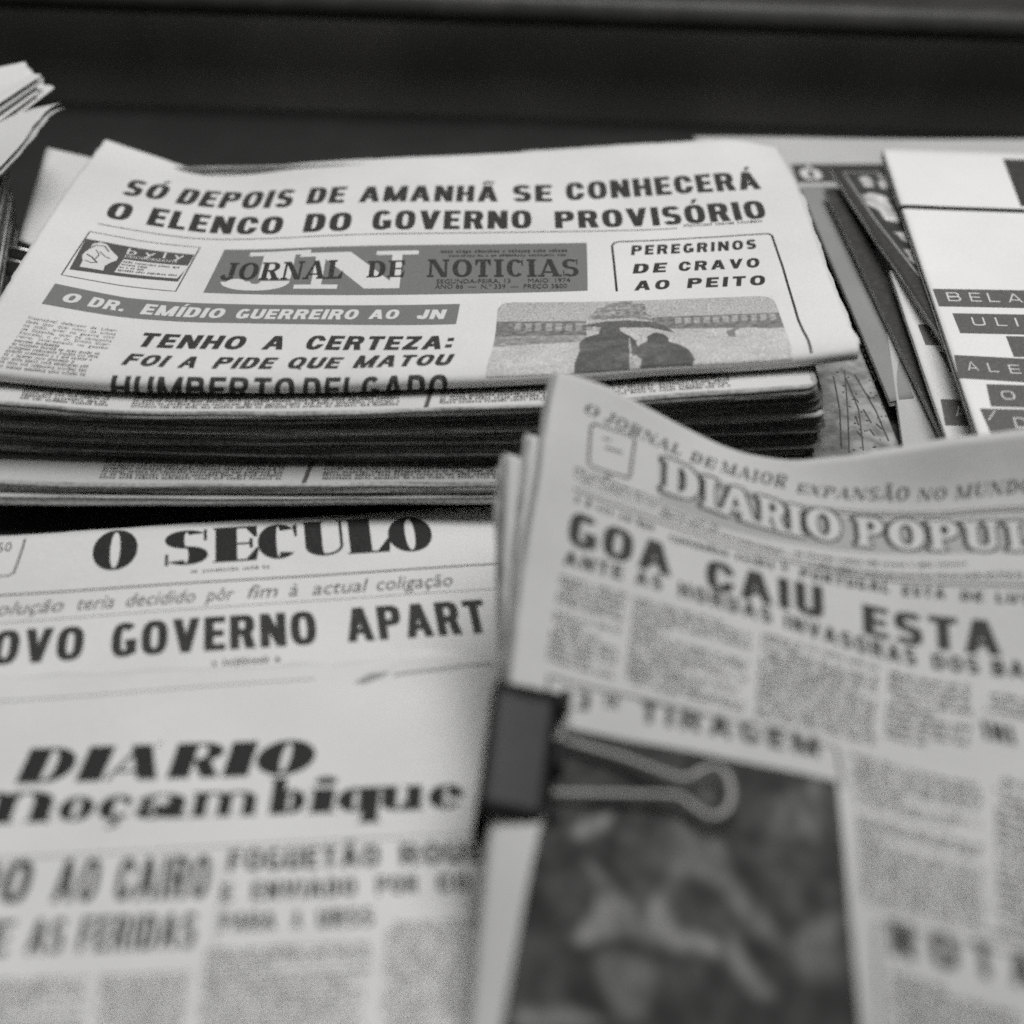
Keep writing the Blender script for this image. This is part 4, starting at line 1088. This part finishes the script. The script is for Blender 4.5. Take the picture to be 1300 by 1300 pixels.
body = link('body', V, F, M['clip'], clip)
for up_, (ja, jc) in ((1, prof[0]), (0, prof[-1])):
    for b0, b1 in ((-.50, -.34), (-.12, .12), (.34, .50)):
        Vt, Ft = tube([loc(ja + .0008, b * LC, jc + (.0014 if up_ else -.0014)) for b in np.linspace(b0, b1, 4)], .0021, 12); link('hinge_roll', Vt, Ft, M['elastic'], body)
# upper wire handle: two arms that run together and open into a loop
hp = [(704,937,.003),(720,942,.0035),(790,962,.0048),(850,984,.006),(872,988,.0062),(888,980,.0064),(905,974,.0066),(920,981,.0066),(928,1000,.0066),(926,1022,.0066),(914,1036,.0066),(896,1035,.0064),(878,1023,.0062),(858,1011,.006),(800,1009,.0048),(718,1008,.0035),(702,1007,.003)]
C = np.array([above(DP, x, y, h)[0] for x, y, h in hp])
kk_ = np.arange(len(C)); C = hermite_1d(kk_, np.linspace(0, len(C) - 1, 90)) @ C
Vt, Ft = tube(C, .0013, 12); link('handle', Vt, Ft, M['steel'], clip)
Rl = np.array([(q - ct) for q in C]); 
C2 = np.array([loc(r @ es, r @ et, -.0175 - .35 * (r @ nn)) for r in Rl]); Vt, Ft = tube(C2, .0013, 12); link('handle', Vt, Ft, M['steel'], clip)

# ------------------------------------------------------------------ magazines to the right of the stack
def quad_page(corners, zs, n=12, wave=.0004, seed=0, hp=None):
    """a flat cover through four measured corners (tl, tr, br, bl)"""
    c = [at_z(*p, z) for p, z in zip(corners, zs)]
    u, v = np.meshgrid(np.linspace(0, 1, n), np.linspace(0, 1, n)); u, v = u[..., None], v[..., None]
    P = c[0] * (1 - u) * (1 - v) + c[1] * u * (1 - v) + c[2] * u * v + c[3] * (1 - u) * v
    rg = np.random.default_rng(seed); p = rg.uniform(0, 6, 3)
    P[..., 2] += wave * (np.sin(P[..., 0] * 31 + p[0]) + np.sin(P[..., 1] * 23 + p[1]))
    pg = Page(np.linspace(0, 1, n), np.linspace(0, 1, n), P)
    pg.size = (np.linalg.norm(c[1] - c[0]), np.linalg.norm(c[3] - c[0])); return pg
def magazine(name, pg, label, cat, m, thick=.004, em=None, seed=0, group=None, lay=3):
    o = empty(name, pg(.5, .5)[0] - np.array([0, 0, thick]), label, cat, group)
    cv = sheet('cover', pg, 0, 1, 0, 1, 40, 40, .0004, m, o, em or M['page_edge'], jag=.0008, seed=seed)
    for i in range(lay):
        d = .0006 + (thick - .0006) * (i + .0) / lay
        sheet('inner_pages', Under(pg, d, .002 * math.sin(seed + i * 2.1), .003 * math.cos(seed + i)), 0, 1, 0, 1, 20, 20, (thick - .0006) / lay * .86, M['news_old'], o, em or M['page_edge'], jag=.001, seed=seed + i)
    return o, cv
# worn board beside the stack
bp_ = quad_page([(930,262),(1017,262),(1152,590),(985,600)], [.043,.043,.028,.028], wave=.0002)
board = tag(sheet('wooden_board', bp_, 0, 1, 0, 1, 30, 30, .005, M['board'], None, M['page_edge_dark'], jag=.0006, seed=4), 'worn grey board with scratches and flaking edges, right of the tall stack', 'board')
k = Ink(bp_, .0003)
for a in [[(1085,476),(1112,522),(1128,560)],[(1096,520),(1106,537)],[(1088,548),(1096,556)],[(1082,502),(1090,511)],[(1104,545),(1110,553)],[(1074,480),(1090,520),(1096,572)],[(1072,470),(1076,520),(1078,575)],[(1058,478),(1066,520),(1068,570)],[(1100,500),(1105,506)],[(1112,538),(1120,545)],[(1086,528),(1090,540)]]: k.line(a, .0005, 4)
rg_ = random.Random(3)
for i in range(9):
    y = 421 + i * 7.2; x = 1084 + i * 3.2; k.quad((x, y), (x + 4 + rg_.random() * 3, y + .5), (x + 5.5 + rg_.random() * 3, y + 4.5), (x + 1.5, y + 4.5), 1, 1)
for i in range(40):
    x, y = rg_.uniform(1060, 1130), rg_.uniform(465, 575); k.quad((x, y), (x + rg_.uniform(1, 4), y + .6), (x + rg_.uniform(1, 4), y + 1.8), (x + .5, y + 1.6), 1, 1)
k.build('scratch', M['ink_mid'], board)
mg1 = quad_page([(880,173),(1400,178),(1430,275),(940,275)], [.050,.050,.043,.043], seed=1)
o, cv = magazine('newspaper', mg1, 'grey newspaper lying furthest back, dark header strip with a white letter', 'newspaper', M['news_grey'], .004, seed=2)
k = Ink(mg1, .0002); k.quad((1004,209),(1127,208),(1133,230),(1012,232),10,3); k.build('header_strip', M['dark_print'], cv)
k = Ink(mg1, .0004); k.word(G(tx=.3, ty=.16, n=2.6), 'Ó', 1020, 228.5, 1046, 228.5, 13.5, 0); k.build('header_letter', M['ink_white'], cv)
shade_strip = quad_page([(1012,240),(1040,240),(1168,575),(1146,578)], [.040,.040,.024,.024], seed=21)
magazine('magazine', shade_strip, 'thin dark strip added for the shadow gap beside the worn board', 'magazine', M['brown'], .003, M['page_edge_dark'], seed=22, lay=2)  # dark sheet added to stand for the shadow gap beside the board
mg2 = quad_page([(1016,237),(1062,236),(1160,505),(1130,510)], [.051,.051,.038,.037], seed=3)
magazine('magazine', mg2, 'grey covered magazine, a tapering strip between the worn board and the dark folder', 'magazine', M['grey_card'], .003, seed=4)
mg5 = quad_page([(1104,270),(1170,268),(1222,580),(1149,583)], [.052,.052,.034,.034], seed=25)
magazine('magazine', mg5, 'pale sheet of a magazine wedged below the dark folder, blank and narrow', 'magazine', M['news_grey'], .003, seed=26)
mg3 = quad_page([(1047,240),(1071,238),(1236,584),(1212,584)], [.058,.058,.042,.042], seed=5)
magazine('magazine', mg3, 'narrow dark brown folder standing out between the grey and the photo cover magazines', 'magazine', M['brown'], .004, M['page_edge'], seed=6)
wm2 = quad_page([(1130,343),(1330,346),(1500,600),(1213,590)], [.060,.060,.050,.048], seed=7)
o2, cv2 = magazine('magazine', wm2, 'white covered magazine with dark tape labels, mostly hidden under the other white one', 'magazine', M['news'], .003, seed=8)
for q in [((1165,412),(1290,416),(1300,440),(1175,438)), ((1192,447),(1290,450),(1300,474),(1206,472)), ((1194,507),(1300,510),(1310,541),(1200,540))]: Ink(wm2, .0002).quad(*q, 6, 2).build('tape_label', M['tape'], cv2)
Ink(wm2, .0004).word(MONO, 'S', 1184, 430, 1196, 430, 11, 0).build('tape_lettering', M['ink_white'], cv2); Ink(wm2, .0004).word(MONO, 'A', 1214, 529, 1229, 529, 12, 0).build('tape_lettering', M['ink_white'], cv2)
mg4 = quad_page([(1054,212),(1420,214),(1560,470),(1222,470)], [.066,.067,.064,.064], seed=9)
o, cv = magazine('magazine', mg4, 'dark magazine with a white framed photograph of pale figures, partly under the white cover', 'magazine', M['brown'], .004, seed=10)
def paint_figures(s, t, u, v, inv):
    tone = .035 + .03 * vnoise(u, v, 20, 3)
    n = vnoise(u, v, 22, 12) * .6 + vnoise(u, v, 47, 13) * .4
    Q = lambda pts: inv([(950 + x / 2.954, 150 + y / 2.954) for x, y in pts])
    for P_ in ([(415,225),(440,215),(462,230),(468,255),(445,262),(430,250)], [(430,290),(470,280),(520,300),(540,345),(565,370),(560,395),(520,385),(480,340),(440,320)], [(550,430),(585,425),(605,470),(580,460)], [(585,490),(610,490),(625,545),(605,530)], [(480,240),(520,230),(530,255),(500,265)]):
        tone = np.where(inpoly(s, t, Q(P_)), .25 + .5 * n, tone)
    tone = np.where((n > .62) & (u > .15), .3, tone)
    return tone
raster('printed_photograph', mg4, [(1074,221),(1330,221),(1395,372),(1180,372)], 90, 70, paint_figures, cv, .0002)
k = Ink(mg4, .0003); k.line([(1330,219),(1071,219.5),(1110,278),(1163,346),(1200,392)], .0014, 8); k.build('white_border', M['ink_pale'], cv)
WM = quad_page([(1120,189),(1420,198),(1620,640),(1268,630)], [.076,.076,.066,.066], seed=11, wave=.0002)
o, cv = magazine('magazine', WM, 'large white magazine on top at the right, dark tape labels reading BELA and ALE', 'magazine', M['white'], .006, seed=12)
for q in [((1184,367),(1420,371),(1432,394),(1192,389)), ((1209,398),(1420,402),(1430,428),(1219,423)), ((1277,427),(1420,430),(1430,457),(1287,453)), ((1211,451),(1450,464),(1455,496),(1217,480)), ((1252,488),(1450,494),(1460,523),(1258,516)), ((1244,519),(1450,524),(1460,556),(1258,551))]: Ink(WM, .0002).quad(*q, 8, 2).build('tape_label', M['tape'], cv)
Ink(WM, .0002).quad((1273,202),(1302,203),(1324,262),(1296,262),4,4).build('black_bar', M['brown'], cv)
rowsW = {}
for ch, x0, x1, yb, c in [('B',1204,1221,383,11),('E',1233,1247,383.5,11),('L',1256,1270,384,11),('A',1281,1299,384.5,11),('U',1236,1252,414,10.5),('L',1266,1279,414.5,10.5),('I',1291,1293.5,415,10.5),('A',1229,1243,471,11),('L',1256,1269,473,11),('E',1283,1297,475,11),('O',1273,1290,508,11),('/',1254,1268,534,12),('D',1290,1306,544,13)]:
    rowsW.setdefault(int(yb / 20), Ink(WM, .0004)).word(MONO, ch, x0, yb, x1, yb + .3, c, 0)
for k in rowsW.values(): k.build('tape_lettering', M['ink_white'], cv)
ep = [above(WM, x, y, h)[0] for x, y, h in [(1141,275,-.003),(1140.5,268,-.0005),(1143,264,.0008),(1150,262,.0010),(1200,264,.0010),(1300,267.5,.0010),(1400,271,.0010),(1452,273,.0010),(1458,275,-.001),(1460,280,-.004)]]
ep = hermite_1d(np.arange(len(ep)), np.linspace(0, len(ep) - 1, 60)) @ np.array(ep)
Vt, Ft = tube(ep, .0010, 10); tag(link('elastic_cord', Vt, Ft, M['elastic']), 'thin black elastic cord stretched across the large white magazine', 'cord')

# ------------------------------------------------------------------ left edge: curled papers, a loose sheet, rods
def curled(label, corners, zs, bend, m, seed, leaves=3, group=None):
    c = [at_z(*p, z) for p, z in zip(corners, zs)]
    n = 14; u, v = np.meshgrid(np.linspace(0, 1, n), np.linspace(0, 1, n)); U, V_ = u[..., None], v[..., None]
    P = c[0] * (1 - U) * (1 - V_) + c[1] * U * (1 - V_) + c[2] * U * V_ + c[3] * (1 - U) * V_
    P[..., 2] += bend * np.sin(math.pi * v) * (1 - .3 * u) + .002 * np.sin(v * 7 + seed)
    pg = Page(np.linspace(0, 1, n), np.linspace(0, 1, n), P); pg.size = (1, 1)
    o = empty('newspaper', pg(.5, .5)[0] - np.array([0, 0, .01]), label, 'newspaper', group)
    for i in range(leaves):
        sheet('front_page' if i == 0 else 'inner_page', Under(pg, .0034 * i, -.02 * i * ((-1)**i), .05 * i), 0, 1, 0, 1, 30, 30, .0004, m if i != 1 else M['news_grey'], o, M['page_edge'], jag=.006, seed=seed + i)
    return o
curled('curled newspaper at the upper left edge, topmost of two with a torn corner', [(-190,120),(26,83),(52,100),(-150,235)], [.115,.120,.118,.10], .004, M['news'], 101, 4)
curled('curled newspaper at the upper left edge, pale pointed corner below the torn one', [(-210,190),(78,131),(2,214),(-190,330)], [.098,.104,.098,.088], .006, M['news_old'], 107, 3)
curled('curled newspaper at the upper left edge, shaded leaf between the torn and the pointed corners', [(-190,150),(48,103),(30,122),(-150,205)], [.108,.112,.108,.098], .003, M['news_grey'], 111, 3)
dp_ = quad_page([(-420,205),(8,196),(-14,318),(-440,325)], [.080,.080,.078,.078], seed=31)
magazine('magazine', dp_, 'dark pile of covers at the left edge, holding up the curled newspapers', 'magazine', M['elastic'], .074, M['page_edge_dark'], seed=32, lay=9)
ls = quad_page([(60,188),(330,252),(300,420),(24,306)], [.058,.050,.040,.044], seed=15)
tag(sheet('loose_sheet', ls, 0, 1, 0, 1, 30, 30, .0005, M['news'], None, jag=.002, seed=9), 'loose pale sheet tucked behind the left edge of the top newspaper', 'paper')
dkm = quad_page([(-260,290),(45,318),(20,372),(-300,350)], [.040,.040,.036,.036], seed=16)
o, cv = magazine('magazine', dkm, 'black magazine under the left edge of the top newspaper, two wire rods across it', 'magazine', M['elastic'], .006, M['page_edge_dark'], seed=17)
for i, (a, b, c) in enumerate([((-120,286),(0,311),(60,324)), ((-120,300),(0,327.5),(60,342))]):
    p = [at_z(*a, .0455), at_z(*b, .0455), at_z(*c, .0455)]
    Vt, Ft = tube(p, .0011, 8); tag(link('wire_rod', Vt, Ft, M['wire']), ['upper of two thin bright wire rods at the left edge', 'lower of two thin bright wire rods at the left edge'][i], 'wire rod')
lp = quad_page([(-160,345),(30,352),(-10,460),(-200,470)], [.030,.030,.026,.026], seed=18)
tag(sheet('loose_sheet', lp, 0, 1, 0, 1, 20, 20, .0005, M['news_old'], None, jag=.002, seed=10), 'pale sheet lying lowest at the left edge, below the wire rods', 'paper')
